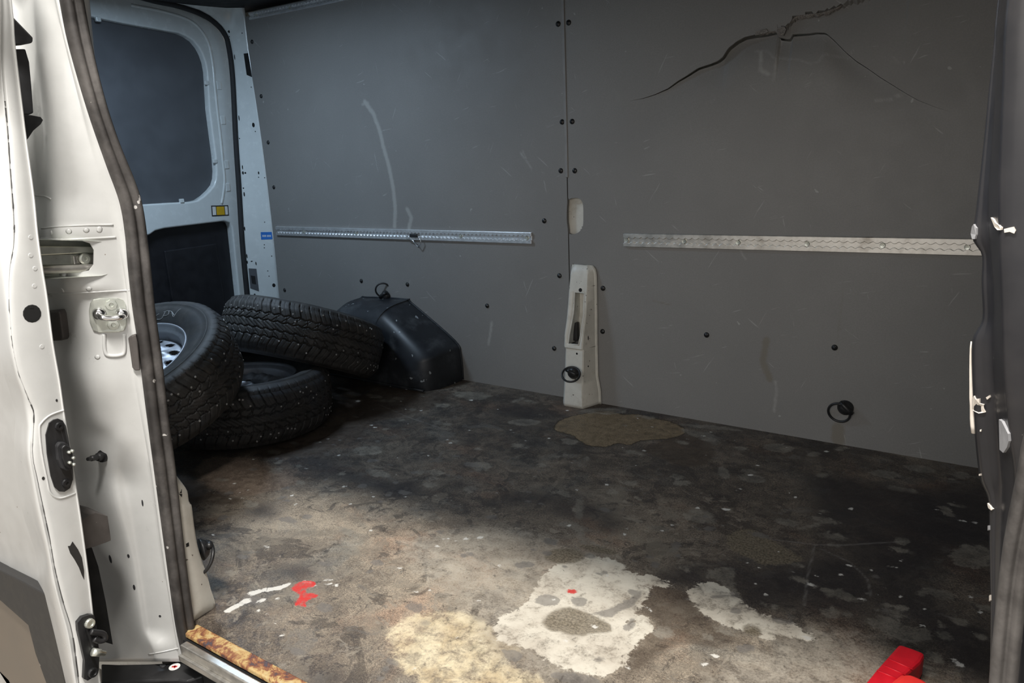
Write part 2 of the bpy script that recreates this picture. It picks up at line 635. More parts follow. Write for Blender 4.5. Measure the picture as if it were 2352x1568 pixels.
STAINS = {
    'white': [
        Z6((60, 930), (100, 870), (170, 810), (260, 785), (400, 780), (480, 825), (560, 870), (600, 860), (690, 908), (600, 905), (575, 960), (520, 1040), (478, 1095), (482, 1114), (515, 1108), (528, 1065), (560, 1050), (605, 1080), (598, 1110), (545, 1150), (515, 1190), (480, 1260), (410, 1310), (350, 1325), (250, 1300), (190, 1290), (110, 1250), (40, 1200), (-60, 1180), (-120, 1120), (-100, 1060), (0, 1010)),
        Z6((790, 930), (830, 902), (890, 898), (950, 925), (1000, 965), (1040, 1000), (1100, 1028), (1160, 1058), (1230, 1075), (1290, 1098), (1305, 1128), (1370, 1148), (1345, 1162), (1290, 1145), (1230, 1136), (1150, 1152), (1120, 1125), (1070, 1105), (1000, 1110), (920, 1072), (850, 1030), (805, 985), (785, 950)),
    ],
    'whitesoft': [
        Z6((-560, 700), (-300, 650), (0, 640), (200, 740), (380, 760), (480, 850), (480, 1100), (460, 1250), (350, 1330), (100, 1320), (-150, 1200), (-200, 1050), (-420, 900)),
        Z6((1280, 1120), (1500, 1130), (1640, 1180), (1700, 1300), (1500, 1400), (900, 1400), (950, 1280), (1150, 1200)),
    ],
    'pale': [
        Z6((855, 850), (895, 832), (960, 825), (1000, 850), (985, 880), (998, 920), (1035, 968), (1012, 980), (965, 935), (930, 892), (870, 872)),
        ell6(1200, 262, 72, 20, 5), ell6(1370, 292, 30, 11), ell6(1075, 405, 65, 20, 8), ell6(945, 380, 30, 24, 40), ell6(830, 585, 75, 30, 10), ell6(2055, 388, 45, 15, 5), ell6(1495, 265, 35, 7),
        ell6(665, 1127, 44, 30, 0), ell6(865, 1150, 25, 14), ell6(870, 1278, 40, 11, -8), ell6(935, 1330, 30, 8), ell6(1935, 1240, 50, 18, 40), ell6(1965, 950, 62, 20, 12), ell6(1895, 940, 50, 16, -10), ell6(2110, 770, 100, 55, 0), ell6(1970, 1140, 40, 18, 10),
        ell6(1700, 385, 70, 18, 5), ell6(1860, 360, 70, 16, 8), ell6(1240, 610, 60, 14, 12), ell6(1340, 632, 50, 12, -10), ell6(500, 425, 40, 12, 5), ell6(750, 428, 40, 14), ell6(1990, 560, 40, 16, 30), ell6(1520, 1040, 32, 18, 20), ell6(1700, 1000, 30, 9, 10), ell6(1780, 1010, 36, 9, 10),
        ell6(1130, 993, 26, 10, 10), ell6(1180, 1010, 18, 6, 20), ell6(2140, 1145, 28, 10, 15), ell6(380, 90, 110, 14, 0), ell6(580, 118, 46, 8, 8), ell6(20, 145, 60, 12, 0), ell6(220, 232, 40, 14, 10),
        Z6((1620, 1060), (1700, 1050), (1800, 1090), (1900, 1110), (1920, 1150), (1850, 1170), (1760, 1160), (1690, 1120), (1640, 1100)),
        Z6((740, 175), (860, 190), (920, 210), (820, 212)), Z6((720, 150), (900, 158), (1040, 182), (860, 172)),
        ell5(950, 395, 70, 22), ell5(1490, 388, 16, 7), ell5(1510, 470, 50, 24), ell5(1440, 122, 70, 16, 5), ell5(1480, 135, 60, 10, 0), ell5(1690, 145, 30, 8, -20), ell5(1720, 255, 80, 14, 0), ell5(910, 150, 22, 6), ell5(850, 125, 50, 8, 5), ell5(980, 128, 40, 10, 10), ell5(1050, 150, 40, 7),
        Z5((1400, 115), (1500, 112), (1560, 128), (1500, 140), (1450, 150)), ell5(940, 1215, 12, 7), ell5(1035, 1160, 12, 6), ell5(1990, 680, 24, 50, 10),
        Z5((1960, 760), (2010, 800), (2060, 850), (2130, 880), (2060, 860), (1990, 840)),
    ],
    'paint': [
        Z5((250, 1180), (285, 1158), (330, 1130), (365, 1120), (375, 1138), (350, 1150), (300, 1168), (270, 1188)),
        Z5((365, 1095), (380, 1085), (440, 1070), (500, 1062), (570, 1042), (560, 1060), (500, 1080), (430, 1092), (380, 1104)), ell5(430, 1130, 26, 7, -20),
        ell5(635, 1044, 10, 6), ell5(665, 1043, 11, 6), ell5(672, 1062, 8, 4), ell5(735, 1050, 9, 4), ell5(762, 1052, 9, 4), ell5(795, 1056, 11, 5), ell5(738, 1030, 8, 4), ell5(770, 1028, 7, 3), ell5(700, 1058, 6, 4),
        ell5(1435, 827, 13, 6, -10), ell5(1467, 827, 8, 4), ell5(1490, 823, 8, 4), ell5(1508, 820, 6, 6), ell5(1383, 838, 10, 3), ell5(1345, 826, 6, 3), ell5(1320, 828, 5, 3), ell5(455, 868, 18, 7, 10), ell5(525, 1303, 14, 8, -20), ell5(1110, 972, 16, 3), ell5(1120, 990, 14, 3), ell5(1185, 1088, 12, 4), ell5(495, 1243, 10, 3), ell5(905, 150, 15, 4),
        ell6(2035, 1268, 44, 9, 38), ell6(1545, 547, 10, 5), ell6(1885, 1018, 10, 4, 20), ell6(1775, 793, 12, 4), ell6(490, 640, 8, 5), ell6(480, 665, 6, 5), ell6(1265, 843, 9, 4), ell6(1490, 855, 8, 3), ell6(1695, 917, 8, 3), ell6(1775, 960, 6, 4), ell6(2060, 605, 20, 5, 10), ell6(1340, 1152, 30, 7, 10), ell6(870, 1276, 28, 5, -8), ell6(600, 1025, 30, 2.5, 50),
    ],
    'grey': [
        Z6((60, 972), (105, 950), (165, 955), (178, 975), (150, 1000), (90, 1002)), Z6((230, 968), (285, 962), (300, 985), (290, 1005), (250, 1006)),
        Z6((325, 1035), (400, 1018), (470, 985), (520, 950), (560, 918), (565, 935), (525, 1000), (470, 1020), (430, 1045), (390, 1058), (360, 1050)),
        Z6((470, 1110), (490, 1090), (512, 1062), (533, 1075), (528, 1100), (500, 1115)), ell6(1000, 1023, 26, 16, 20), ell6(1220, 1072, 60, 14, 10), ell6(355, 1255, 22, 12, 0), ell6(258, 1222, 9, 6), ell6(262, 1195, 7, 5), ell6(1045, 1200, 40, 20, -10),
        ell6(250, 1345, 110, 26, 8), ell6(930, 958, 44, 6, -4), ell5(1720, 955, 50, 14), ell5(1000, 945, 30, 14),
    ],
    'brownpatch': [
        Z6((95, 1075), (130, 1040), (170, 1018), (250, 1016), (330, 1048), (395, 1080), (420, 1105), (405, 1125), (340, 1132), (250, 1142), (180, 1125), (120, 1110)),
        Z6((960, 690), (1000, 650), (1080, 645), (1160, 690), (1250, 740), (1312, 790), (1230, 803), (1130, 812), (1060, 775), (980, 735)), ell6(1080, 1115, 42, 24, 10), ell6(360, 740, 90, 14, 10), ell6(200, 770, 90, 36, 0),
    ],
    'ochre': [
        Z6((150, 172), (165, 140), (215, 118), (280, 102), (400, 88), (470, 105), (540, 104), (620, 122), (720, 148), (765, 190), (690, 218), (560, 228), (500, 250), (450, 240), (385, 258), (310, 252), (270, 230), (235, 205), (180, 190)),
    ],
    'tan': [
        Z5((110, 490), (150, 440), (250, 425), (400, 440), (520, 490), (600, 530), (560, 570), (450, 600), (330, 620), (210, 590), (130, 545)),
    ],
    'yellow': [
        Z5((1050, 1300), (1080, 1265), (1150, 1215), (1260, 1190), (1390, 1190), (1480, 1210), (1560, 1260), (1590, 1330), (1700, 1350), (1680, 1400), (1620, 1430), (1700, 1480), (1780, 1500), (1790, 1580), (1650, 1600), (1330, 1590), (1230, 1540), (1150, 1480), (1090, 1420), (1070, 1350)),
    ],
    'red': [
        Z5((580, 1068), (600, 1045), (640, 1035), (688, 1040), (685, 1060), (645, 1075), (652, 1092), (690, 1098), (698, 1112), (655, 1130), (645, 1158), (610, 1158), (592, 1140), (612, 1112), (605, 1085), (585, 1080)), ell5(1955, 1086, 26, 8),
        ell6(235, 937, 18, 6),
    ],
    'dark': [
        Z5((620, 440), (700, 415), (780, 450), (900, 500), (1050, 540), (1200, 560), (1230, 610), (1050, 620), (900, 560), (760, 520), (640, 490)),
        Z5((1590, 185), (1700, 170), (1860, 200), (1850, 235), (1700, 240), (1610, 225)), Z5((1700, 600), (1850, 590), (1900, 640), (1760, 660), (1600, 660), (1620, 620)),
        Z5((690, 1500), (780, 1475), (840, 1490), (820, 1535), (700, 1560)), Z5((370, 680), (440, 650), (520, 690), (480, 730), (380, 720)), Z5((500, 985), (600, 955), (690, 975), (650, 1010), (540, 1015)),
        Z6((610, 870), (700, 830), (850, 800), (960, 800), (1100, 830), (1330, 800), (1400, 720), (1560, 790), (1640, 880), (1640, 960), (1560, 1060), (1320, 1020), (1100, 990), (1020, 950), (1000, 850), (900, 825), (850, 850), (880, 890), (780, 900), (680, 905)),
        Z6((1330, 420), (1500, 400), (1800, 460), (2190, 450), (2190, 700), (2000, 740), (1900, 900), (2000, 1050), (2180, 1120), (2180, 1364), (2010, 1220), (1800, 1060), (1660, 1000), (1640, 860), (1500, 760), (1400, 640)),
        Z6((120, 560), (200, 500), (420, 560), (460, 640), (380, 640), (330, 600)), ell5(810, 290, 50, 22, 0), ell5(1400, 770, 60, 20), ell5(2100, 690, 60, 30),
    ],
    'brown': [
        Z5((780, 190), (1000, 100), (1180, 90), (1320, 110), (1315, 160), (1230, 200), (1100, 230), (980, 255), (940, 290), (900, 335), (760, 390), (640, 420), (480, 430), (400, 400), (640, 320), (760, 260)),
        Z5((20, 500), (90, 540), (150, 590), (240, 615), (340, 632), (260, 660), (150, 650), (70, 640)),
        Z6((700, 205), (850, 220), (905, 280), (850, 340), (740, 345), (640, 305), (560, 270), (640, 240)),
        Z6((600, 912), (680, 915), (780, 950), (800, 1000), (860, 1050), (900, 1100), (1000, 1150), (900, 1200), (740, 1180), (620, 1250), (480, 1330), (500, 1200), (560, 1150), (620, 1090), (560, 1040), (530, 1030)),
    ],
}
rs = np.random.RandomState(7)


def build_floor():
    s = .0075
    xs = np.arange(-3.55, .36, s)
    ys = np.linspace(.795, 2.616, int(1.82 / s))
    nx, ny = len(xs), len(ys)
    X, Y = np.meshgrid(xs, ys, indexing='ij')
    Xf, Yf = X.ravel(), Y.ravel()
    me = bpy.data.meshes.new('floor')
    n = nx * ny
    # top grid + bottom rim for thickness
    vs = np.stack([Xf, Yf, np.zeros(n)], 1)
    idx = np.arange(n).reshape(nx, ny)
    f = np.stack([idx[:-1, :-1], idx[1:, :-1], idx[1:, 1:], idx[:-1, 1:]], -1).reshape(-1, 4)
    extra = np.array([[xs[0], ys[0], -.018], [xs[-1], ys[0], -.018], [xs[-1], ys[-1], -.018], [xs[0], ys[-1], -.018]])
    vs = np.vstack([vs, extra])
    cs = [int(idx[0, 0]), int(idx[-1, 0]), int(idx[-1, -1]), int(idx[0, -1])]
    fl = [tuple(int(q) for q in r) for r in f]
    e = [n, n + 1, n + 2, n + 3]
    for a in range(4):
        b = (a + 1) % 4
        fl.append((cs[b], cs[a], e[a], e[b]))
    fl.append((e[3], e[2], e[1], e[0]))
    me.from_pydata([tuple(v) for v in vs.tolist()], [], fl)
    me.update()
    for k, polys in STAINS.items():
        v = np.full(n, -.06)
        for p in polys:
            v = np.maximum(v, sdf_poly(Xf, Yf, onfloor(p)))
        if k == 'paint':          # scattered drips
            for _ in range(170):
                cx = rs.uniform(-2.3, .1); cy = rs.uniform(.85, 2.55)
                r = rs.uniform(.002, .006)
                m = (abs(Xf - cx) < .05) & (abs(Yf - cy) < .05)
                d = r - np.hypot((Xf[m] - cx) * rs.uniform(.6, 1.2), Yf[m] - cy)
                v[m] = np.maximum(v[m], d)
        if k == 'pale':
            for _ in range(120):
                cx = rs.uniform(-2.2, .1); cy = rs.uniform(.9, 2.55)
                r = rs.uniform(.006, .022)
                m = (abs(Xf - cx) < .09) & (abs(Yf - cy) < .09)
                d = r - np.hypot((Xf[m] - cx) * rs.uniform(.4, 1.1), Yf[m] - cy)
                v[m] = np.maximum(v[m], d)
        if k == 'grey':
            for _ in range(90):
                cx = rs.uniform(-2.2, .1); cy = rs.uniform(.85, 1.9)
                r = rs.uniform(.004, .016)
                m = (abs(Xf - cx) < .07) & (abs(Yf - cy) < .07)
                d = r - np.hypot((Xf[m] - cx) * rs.uniform(.4, 1.1), Yf[m] - cy)
                v[m] = np.maximum(v[m], d)
        set_attr(me, k, np.concatenate([v, np.full(4, -.06)]))
    # wear: the doorway is trodden pale, the far right stays dark
    wv = np.zeros(n)
    for px, py, rx, ry, a in ((560, 1180, .30, .22, .30), (820, 1160, .35, .2, .22), (700, 1330, .45, .25, .42), (1000, 1230, .4, .22, .30), (1100, 1300, .30, .2, .5), (1150, 1480, .35, .25, .45), (900, 1480, .3, .2, .18),
                              (1420, 1230, .25, .2, .35), (1650, 1500, .3, .15, .3), (1900, 1530, .25, .12, .35), (1560, 1180, .25, .22, .20), (1300, 1100, .3, .25, .12), (1500, 1520, .3, .15, .2), (1000, 1000, .5, .4, .10), (1650, 1200, .2, .15, .1)):
        c = P(px, py, 2, 0)
        wv = np.maximum(wv, 0) + a * np.exp(-((Xf - c[0]) / rx) ** 2 - ((Yf - c[1]) / ry) ** 2)
    set_attr(me, 'wear', np.concatenate([wv, np.zeros(4)]))
    # scratches
    v = np.full(n, -.03)
    for q in (Z5((1010, 170), (1150, 230), (1310, 285)), Z6((1370, 720), (1340, 850), (1320, 1000)), Z6((1360, 715), (1500, 718), (1800, 700)), Z6((1400, 735), (1540, 800), (1620, 880), (1635, 960)), Z6((1160, 690), (1350, 712))):
        v = np.maximum(v, sdf_line(Xf, Yf, onfloor(q), .006))
    set_attr(me, 'scratch', np.concatenate([v, np.full(4, -.03)]))
    m, nt, b = new_mat('stained_plywood')
    g = G(nt)
    co = g.coord()
    n1 = g.noise(2.6, 9, .62, co, .35)
    n2 = g.noise(11, 8, .65, co, .3)
    n3 = g.noise(170, 4, .7, co)
    n4 = g.noise(34, 7, .68, co, .5)
    ns = g.noise(1.0, 6, .6, g.coord((9, 60, 1), (0, 0, .12)))
    t = g.math('MULTIPLY_ADD', n1, 1.15, -.52)
    t = g.math('MULTIPLY_ADD', n2, .65, t)
    t = g.math('MULTIPLY_ADD', n4, .60, t)
    t = g.math('MULTIPLY_ADD', n3, .95, t)
    t = g.math('MULTIPLY_ADD', ns, .16, t)
    t = g.math('ADD', t, g.math('MULTIPLY', g.attr('wear'), .62))
    t = g.math('SUBTRACT', t, .82)
    base = g.ramp(t, [(.05, (.018, .016, .017)), (.25, (.042, .035, .032)), (.42, (.078, .063, .051)), (.60, (.150, .122, .095)), (.80, (.235, .196, .150)), (1.0, (.37, .31, .235))])
    hue = g.noise(3.3, 5, .6, g.coord((1, 1.3, 1), (.3, .2, .9)), .6)
    base = g.mix(g.rng(hue, .50, .70, 0, .38), base, g.mix(1.0, base, (1.30, .86, .68), 'MULTIPLY'))
    hue2 = g.noise(4.1, 5, .6, g.coord((1, 1.1, 1), (.9, .1, 2.0)), .6)
    base = g.mix(g.rng(hue2, .52, .70, 0, .6), base, g.mix(1.0, base, (.80, .95, 1.10), 'MULTIPLY'))
    ng = g.noise(330, 2, .6, co)
    base = g.mix(1.0, base, g.ramp(ng, [(.30, (.62, .60, .60)), (.5, (1.0, 1.0, 1.0)), (.70, (1.5, 1.42, 1.36))]), 'MULTIPLY')
    wob = g.math('ADD', g.math('MULTIPLY_ADD', n4, .030, -.015), g.math('MULTIPLY_ADD', n3, .006, -.003))

    def mask(name, amp=1.0, soft=.002, bias=0.0):
        v = g.math('ADD', g.attr(name), g.math('MULTIPLY_ADD', wob, amp, bias))
        return g.rng(v, -soft, soft)

    def tone(a, b_):
        return g.mix(g.rng(n2, .35, .65), a, b_)
    def lay(v, seed, sc_, lo, hi, amt, col, extra=None):
        nn = g.noise(sc_, 10, .68, g.coord((1, 1.15, 1), (seed, seed * .7, seed * 1.9)), .8)
        f = g.math('MULTIPLY', g.rng(nn, lo, hi), amt)
        if extra is not None: f = g.math('MULTIPLY', f, extra)
        return g.mix(f, v, col)
    worn = g.rng(g.attr('wear'), .05, .35, .25, 1.0)
    base = lay(base, .4, 4.2, .555, .585, .55, (.030, .023, .021))
    base = lay(base, 1.3, 6.5, .555, .575, .50, (.235, .200, .155), worn)
    base = lay(base, 2.6, 13.0, .585, .60, .55, (.040, .034, .032))
    base = lay(base, 3.1, 17.0, .60, .615, .60, (.30, .26, .205), worn)
    base = lay(base, 2.2, 48.0, .64, .66, .65, (.035, .030, .028))
    base = lay(base, 1.7, 55.0, .645, .665, .7, (.34, .30, .24), worn)
    base = lay(base, .9, 9.0, .60, .615, .35, (.16, .150, .135))
    base = g.mix(g.math('MULTIPLY', g.rng(g.noise(420, 2, .6, co), .5, .75), .35), base, (.36, .32, .26))
    c = base
    c = g.mix(g.math('MULTIPLY', mask('dark', 3.2, .05), .72), c, g.mix(n4, (.012, .011, .013), (.05, .042, .042)))
    c = g.mix(g.math('MULTIPLY', mask('brown', 1.2, .012), .60), c, g.mix(n4, (.030, .020, .014), (.11, .078, .055)))
    c = g.mix(g.math('MULTIPLY', mask('ochre', .9, .0035), .85), c, g.mix(g.rng(g.math('MULTIPLY_ADD', n3, .5, g.math('MULTIPLY', n4, .6)), .3, .8), (.09, .062, .032), (.36, .265, .16)))
    c = g.mix(g.math('MULTIPLY', mask('tan', 1.2, .014), .75), c, g.mix(g.rng(g.math('MULTIPLY_ADD', n3, .5, g.math('MULTIPLY', n4, .6)), .3, .8), (.095, .068, .052), (.32, .245, .185)))
    # drying ring round the puddles
    ring = g.math('SUBTRACT', 1.0, g.math('MULTIPLY', g.math('ABSOLUTE', g.math('ADD', g.attr('ochre'), g.math('MULTIPLY', wob, .9))), 170), clamp=True)
    c = g.mix(g.math('MULTIPLY', ring, .8), c, (.02, .014, .008))
    yel = g.math('MULTIPLY', mask('yellow', 2.0, .012), g.rng(g.math('MULTIPLY_ADD', n3, .3, n4), .46, .80, .18, 1.0))
    c = g.mix(g.math('MULTIPLY', yel, .85), c, tone((.55, .43, .26), (.80, .69, .47)))
    c = g.mix(g.math('MULTIPLY', mask('pale', 1.7, .006), g.rng(g.math('MULTIPLY_ADD', n3, .5, g.math('MULTIPLY', n4, .6)), .32, .72, .12, .80)), c, tone((.17, .155, .13), (.30, .27, .22)))
    c = g.mix(g.math('MULTIPLY', mask('whitesoft', 3.2, .045), g.rng(g.math('MULTIPLY_ADD', n3, .8, g.math('MULTIPLY', n4, .8)), .55, 1.0, .15, .85)), c, tone((.33, .29, .235), (.46, .41, .335)))
    wm = g.math('MULTIPLY', mask('white', 2.0, .003, .004), g.rng(g.math('ADD', g.math('MULTIPLY_ADD', n3, .45, n4), g.math('MULTIPLY', n2, .5)), .76, 1.03, .32, 1.0))
    c = g.mix(wm, c, tone((.56, .50, .41), (.70, .645, .54)))
    c = g.mix(g.math('MULTIPLY', mask('brownpatch', 1.1, .006), .82), c, g.mix(g.rng(n3, .35, .65), (.085, .068, .045), (.26, .215, .15)))
    c = g.mix(g.math('MULTIPLY', mask('grey', 1.3, .003), .66), c, g.mix(n4, (.10, .092, .085), (.22, .20, .18)))
    c = g.mix(g.math('MULTIPLY', mask('paint', .9, .002), g.rng(g.math('MULTIPLY_ADD', n3, .5, n4), .48, .75, .15, .95)), c, (.70, .67, .61))
    c = lay(c, 4.4, 70.0, .655, .675, .6, (.05, .043, .038))
    c = lay(c, 5.2, 30.0, .655, .675, .5, (.06, .05, .042))
    c = g.mix(g.math('MULTIPLY', mask('red', .9, .003), g.rng(g.math('MULTIPLY_ADD', n3, .4, n4), .50, .78, .25, .95)), c, (.62, .035, .03))
    c = g.mix(g.math('MULTIPLY', mask('scratch', .2, .003), .35), c, (.30, .28, .26))
    g.put(c, b.inputs['Base Color'])
    g.put(g.rng(n4, .3, .7, .42, .78), b.inputs['Roughness'])
    b.inputs['Specular IOR Level'].default_value = .35
    g.bump(g.math('MULTIPLY_ADD', n3, .6, g.math('MULTIPLY', n4, .6)), .35, .0015, b)
    o = link('floor', me, m)
    struct(o, 'stained and worn plywood load floor of the van')
    return o


floor = build_floor()


# ------------------------------------------------------------------ far wall: two boards, the right one cracked
WY = 2.613


def Z4(*q): return [(1400 + x / 2.6133, y / 2.6133) for x, y in q]
def ZC(*q): return [(1200 + x / 2.904, 420 + y / 2.904) for x, y in q]


CRACK = onwall(Z4((115, 607), (200, 590), (270, 567), (350, 530), (410, 485), (460, 455), (530, 408), (600, 385), (650, 365), (680, 340), (710, 290), (760, 250), (810, 222), (870, 208), (940, 195), (1000, 184), (1015, 222), (1075, 234), (1090, 202), (1200, 196), (1230, 190), (1290, 193), (1330, 225), (1370, 265), (1420, 315), (1480, 365), (1550, 410), (1620, 460), (1700, 510), (1780, 560), (1850, 600), (1950, 640), (2050, 673)))
BRANCH = onwall(Z4((1005, 184), (1060, 160), (1080, 140), (1120, 100), (1200, 85), (1260, 80), (1340, 55), (1400, 30), (1500, 0), (1600, -30), (1800, -90)))
OVAL = onwall(ZC((297, 150), (304, 118), (325, 103), (370, 101), (395, 120), (405, 160), (406, 240), (402, 290), (380, 325), (345, 342), (316, 340), (304, 310), (296, 260), (295, 200)))
WALLMARKS = {
    'wpale': [(onwall([(838, 234), (858, 262), (872, 300), (880, 335), (893, 380), (903, 430), (908, 480), (906, 520)]), .024), (onwall([(832, 240), (846, 236)]), .012),
              (onwall([(935, 480), (945, 500), (938, 530)]), .022), (onwall([(1130, 740), (1122, 790)]), .014), (onwall([(1781, 876), (1783, 900), (1778, 945)]), .008), (onwall([(1195, 350), (1220, 385)]), .006),
              (onwall([(2010, 231), (2048, 228)]), .008), (onwall([(2058, 219), (2066, 220)]), .010), (onwall([(1700, 560 + 15), (1712, 595)]), .003), (onwall([(1200, 345), (1222, 392)]), .004),
              (onwall(Z4((865, 305), (940, 305), (980, 345), (1120, 355), (1205, 382), (1255, 365), (1290, 322), (1420, 348), (1465, 300))), .004), (onwall(Z4((900, 310), (905, 420), (950, 445))), .012), (onwall(Z4((1015, 240), (1000, 350), (985, 480))), .006), (onwall(Z4((1660, 335), (1710, 350), (1745, 385), (1775, 370))), .004)],
    'wbrown': [(onwall([(1760, 780), (1752, 830), (1768, 870)]), .030), (onwall([(1930, 700), (1915, 925)]), .004), (onwall([(1936, 660), (1930, 780)]), .003), (onwall([(1925, 985), (1925, 1010)]), .05), (onwall([(1500, 690), (1540, 700)]), .010)],
}


def wall_mat():
    m, nt, b = new_mat('grey_film_board')
    g = G(nt)
    co = g.coord()
    n1 = g.noise(1.6, 5, .55, co)
    n2 = g.noise(9, 7, .65, co, .4)
    n3 = g.noise(240, 3, .6, co)
    c = g.mix(g.rng(n1, .3, .7), (.218, .212, .204), (.250, .243, .233))
    c = g.mix(g.math('MULTIPLY', g.rng(n3, .35, .65), .35), c, (.180, .176, .170))
    c = g.mix(g.rng(n2, .62, .82, 0, .35), c, (.27, .27, .26))
    # short hair-line scratches
    for k, (sx, sz, rot, th) in enumerate(((90, 6, .5, .725), (75, 7, -.9, .73), (100, 8, 1.45, .73), (95, 9, -1.9, .725), (80, 7, -.25, .735))):
        s = g.noise(1.0, 3, .5, g.turned((sx, 1, sz), (0, rot, 0), (k * 3.7, 0, k * 1.3)))
        c = g.mix(g.rng(s, th, th + .05, 0, .38), c, (.46, .46, .44))
    n5 = g.noise(26, 2, .5, co)
    c = g.mix(g.rng(n5, .735, .755, 0, .5), c, (.46, .46, .44))
    wob = g.math('MULTIPLY_ADD', g.noise(60, 5, .7, co), .016, -.009)
    c = g.mix(g.rng(g.math('ADD', g.attr('wpale'), wob), -.006, .007, 0, .42), c, (.50, .50, .47))
    c = g.mix(g.rng(g.math('ADD', g.attr('wbrown'), wob), -.004, .010, 0, .4), c, (.15, .115, .06))
    g.put(c, b.inputs['Base Color'])
    g.put(g.rng(n2, .3, .7, .50, .62), b.inputs['Roughness'])
    b.inputs['Specular IOR Level'].default_value = .4
    g.bump(n3, .12, .001, b)
    return m


WM = wall_mat()
M['wall'] = WM


def build_panel(name, x0, x1, z1, label, crack=False):
    s = .0065
    nx = int((x1 - x0) / s) + 1
    xs = np.linspace(x0, x1, nx)
    if crack:
        cx = np.array([p[0] for p in CRACK]); cz = np.array([p[1] for p in CRACK])
        c = np.interp(xs, cx, cz)
    else:
        c = np.full(nx, 1.3)
    nl = int(1.3 / s); nu = max(8, int((z1 - 1.45) / s) if crack else int((z1 - 1.3) / s))
    T = np.linspace(0, 1, nl); U = np.linspace(0, 1, nu)
    low = .0 + T[None, :] * c[:, None]
    up = c[:, None] + U[None, :] * (z1 - c[:, None])
    Y = [np.full(low.shape, WY), np.full(up.shape, WY)]
    Z = [low.copy(), up.copy()]
    X = [np.repeat(xs[:, None], nl, 1), np.repeat(xs[:, None], nu, 1)]
    if crack:
        u = np.clip((xs - cx[0]) / (cx[-1] - cx[0]), 0, 1)
        A = np.interp(u, [0, .12, .3, .45, .6, .7, .85, 1], [0, .006, .022, .034, .032, .022, .007, 0])
        gap = np.interp(u, [0, .1, .25, .4, .46, .52, .6, .75, 1], [0, .0018, .0050, .0055, .009, .007, .0050, .0028, 0])
        d = c[:, None] - low
        Y[0] += A[:, None] * np.exp(-(d / .065) ** 1.6)
        Z[0] -= (gap[:, None] * np.exp(-d / .05))
        bx = np.array([p[0] for p in BRANCH]); bz = np.array([p[1] for p in BRANCH])
        b = np.interp(xs, bx, bz, left=-9, right=9)
        b[xs < bx[0]] = -9
        reach = np.clip((xs - bx[0]) / .04, 0, 1) * np.clip((bx[-1] + .05 - xs) / .25, 0, 1)
        dd = b[:, None] - up
        Y[1] += np.where((dd > 0), .022 * reach[:, None] * np.exp(-(dd / .11) ** 1.5), 0)
    vs, fs, mi = [], [], []
    n = 0
    hs = []
    for q in range(2):
        Xf, Zf = X[q].ravel(), Z[q].ravel()
        v = sdf_poly(Xf, Zf, OVAL, .03)
        e = 1e-4
        gx = (sdf_poly(Xf + e, Zf, OVAL, .03) - v) / e
        gz = (sdf_poly(Xf, Zf + e, OVAL, .03) - v) / e
        nearb = np.abs(v) < s * .62
        Xm = np.where(nearb, Xf - v * gx, Xf)
        Zm = np.where(nearb, Zf - v * gz, Zf)
        Xm = np.clip(Xm, x0, x1)
        h = Xf.shape[0]
        idx = np.arange(h).reshape(X[q].shape)
        f = np.stack([idx[:-1, :-1], idx[:-1, 1:], idx[1:, 1:], idx[1:, :-1]], -1).reshape(-1, 4)[:, ::-1]
        ctr = v[f].mean(1)
        keep = ctr <= 0
        f = f[keep] + n
        vs.append(np.stack([Xm, Y[q].ravel(), Zm], 1))
        fs.append(f)
        n += h
    V = np.vstack(vs)
    Fc = np.vstack(fs)
    ctr = V[Fc].mean(1)
    me = bpy.data.meshes.new(name)
    me.from_pydata(V.tolist(), [], Fc.tolist())
    me.update()
    for k, L in WALLMARKS.items():
        v = np.full(len(V), -.03)
        for pts, wd in L:
            v = np.maximum(v, sdf_line(V[:, 0], V[:, 2], pts, wd))
        set_attr(me, k, v)
    o = link(name, me, WM)
    me.validate()
    # face the room
    if sum(p.normal.y for p in me.polygons[:50]) > 0: me.flip_normals()
    solid(o, .010, -1.0)
    struct(o, label)
    return o


def seam_shift(o):
    return o


wallL = build_panel('wall_far', -3.345, -1.4975, 1.742, 'grey board lining the far side of the van, rear half')
wallR = build_panel('wall_far', -1.4925, .36, 1.742, 'grey board lining the far side of the van, front half with a long crack', crack=True)

# torn edge of the board along the cracks
bm = bmesh.new()
rr = random.Random(3)


def torn(pts, y, wid, deep):
    q = smooth_open(pts, 7)
    prev = None
    n = len(q)
    for i, p in enumerate(q):
        t = i / (n - 1)
        k = min(1, 6 * t, 5 * (1 - t)) * rr.uniform(.45, 1.2)
        a = bm.verts.new((p[0], y - .0006 + rr.uniform(0, .0006), p[1] + .001))
        b_ = bm.verts.new((p[0] + rr.uniform(-.001, .001), y + deep * .5 - .0005, p[1] - wid * k * .6))
        c_ = bm.verts.new((p[0] + rr.uniform(-.001, .001), y + deep, p[1] - wid * k))
        if prev:
            bm.faces.new((prev[0], a, b_, prev[1]))
            bm.faces.new((prev[1], b_, c_, prev[2]))
        prev = (a, b_, c_)


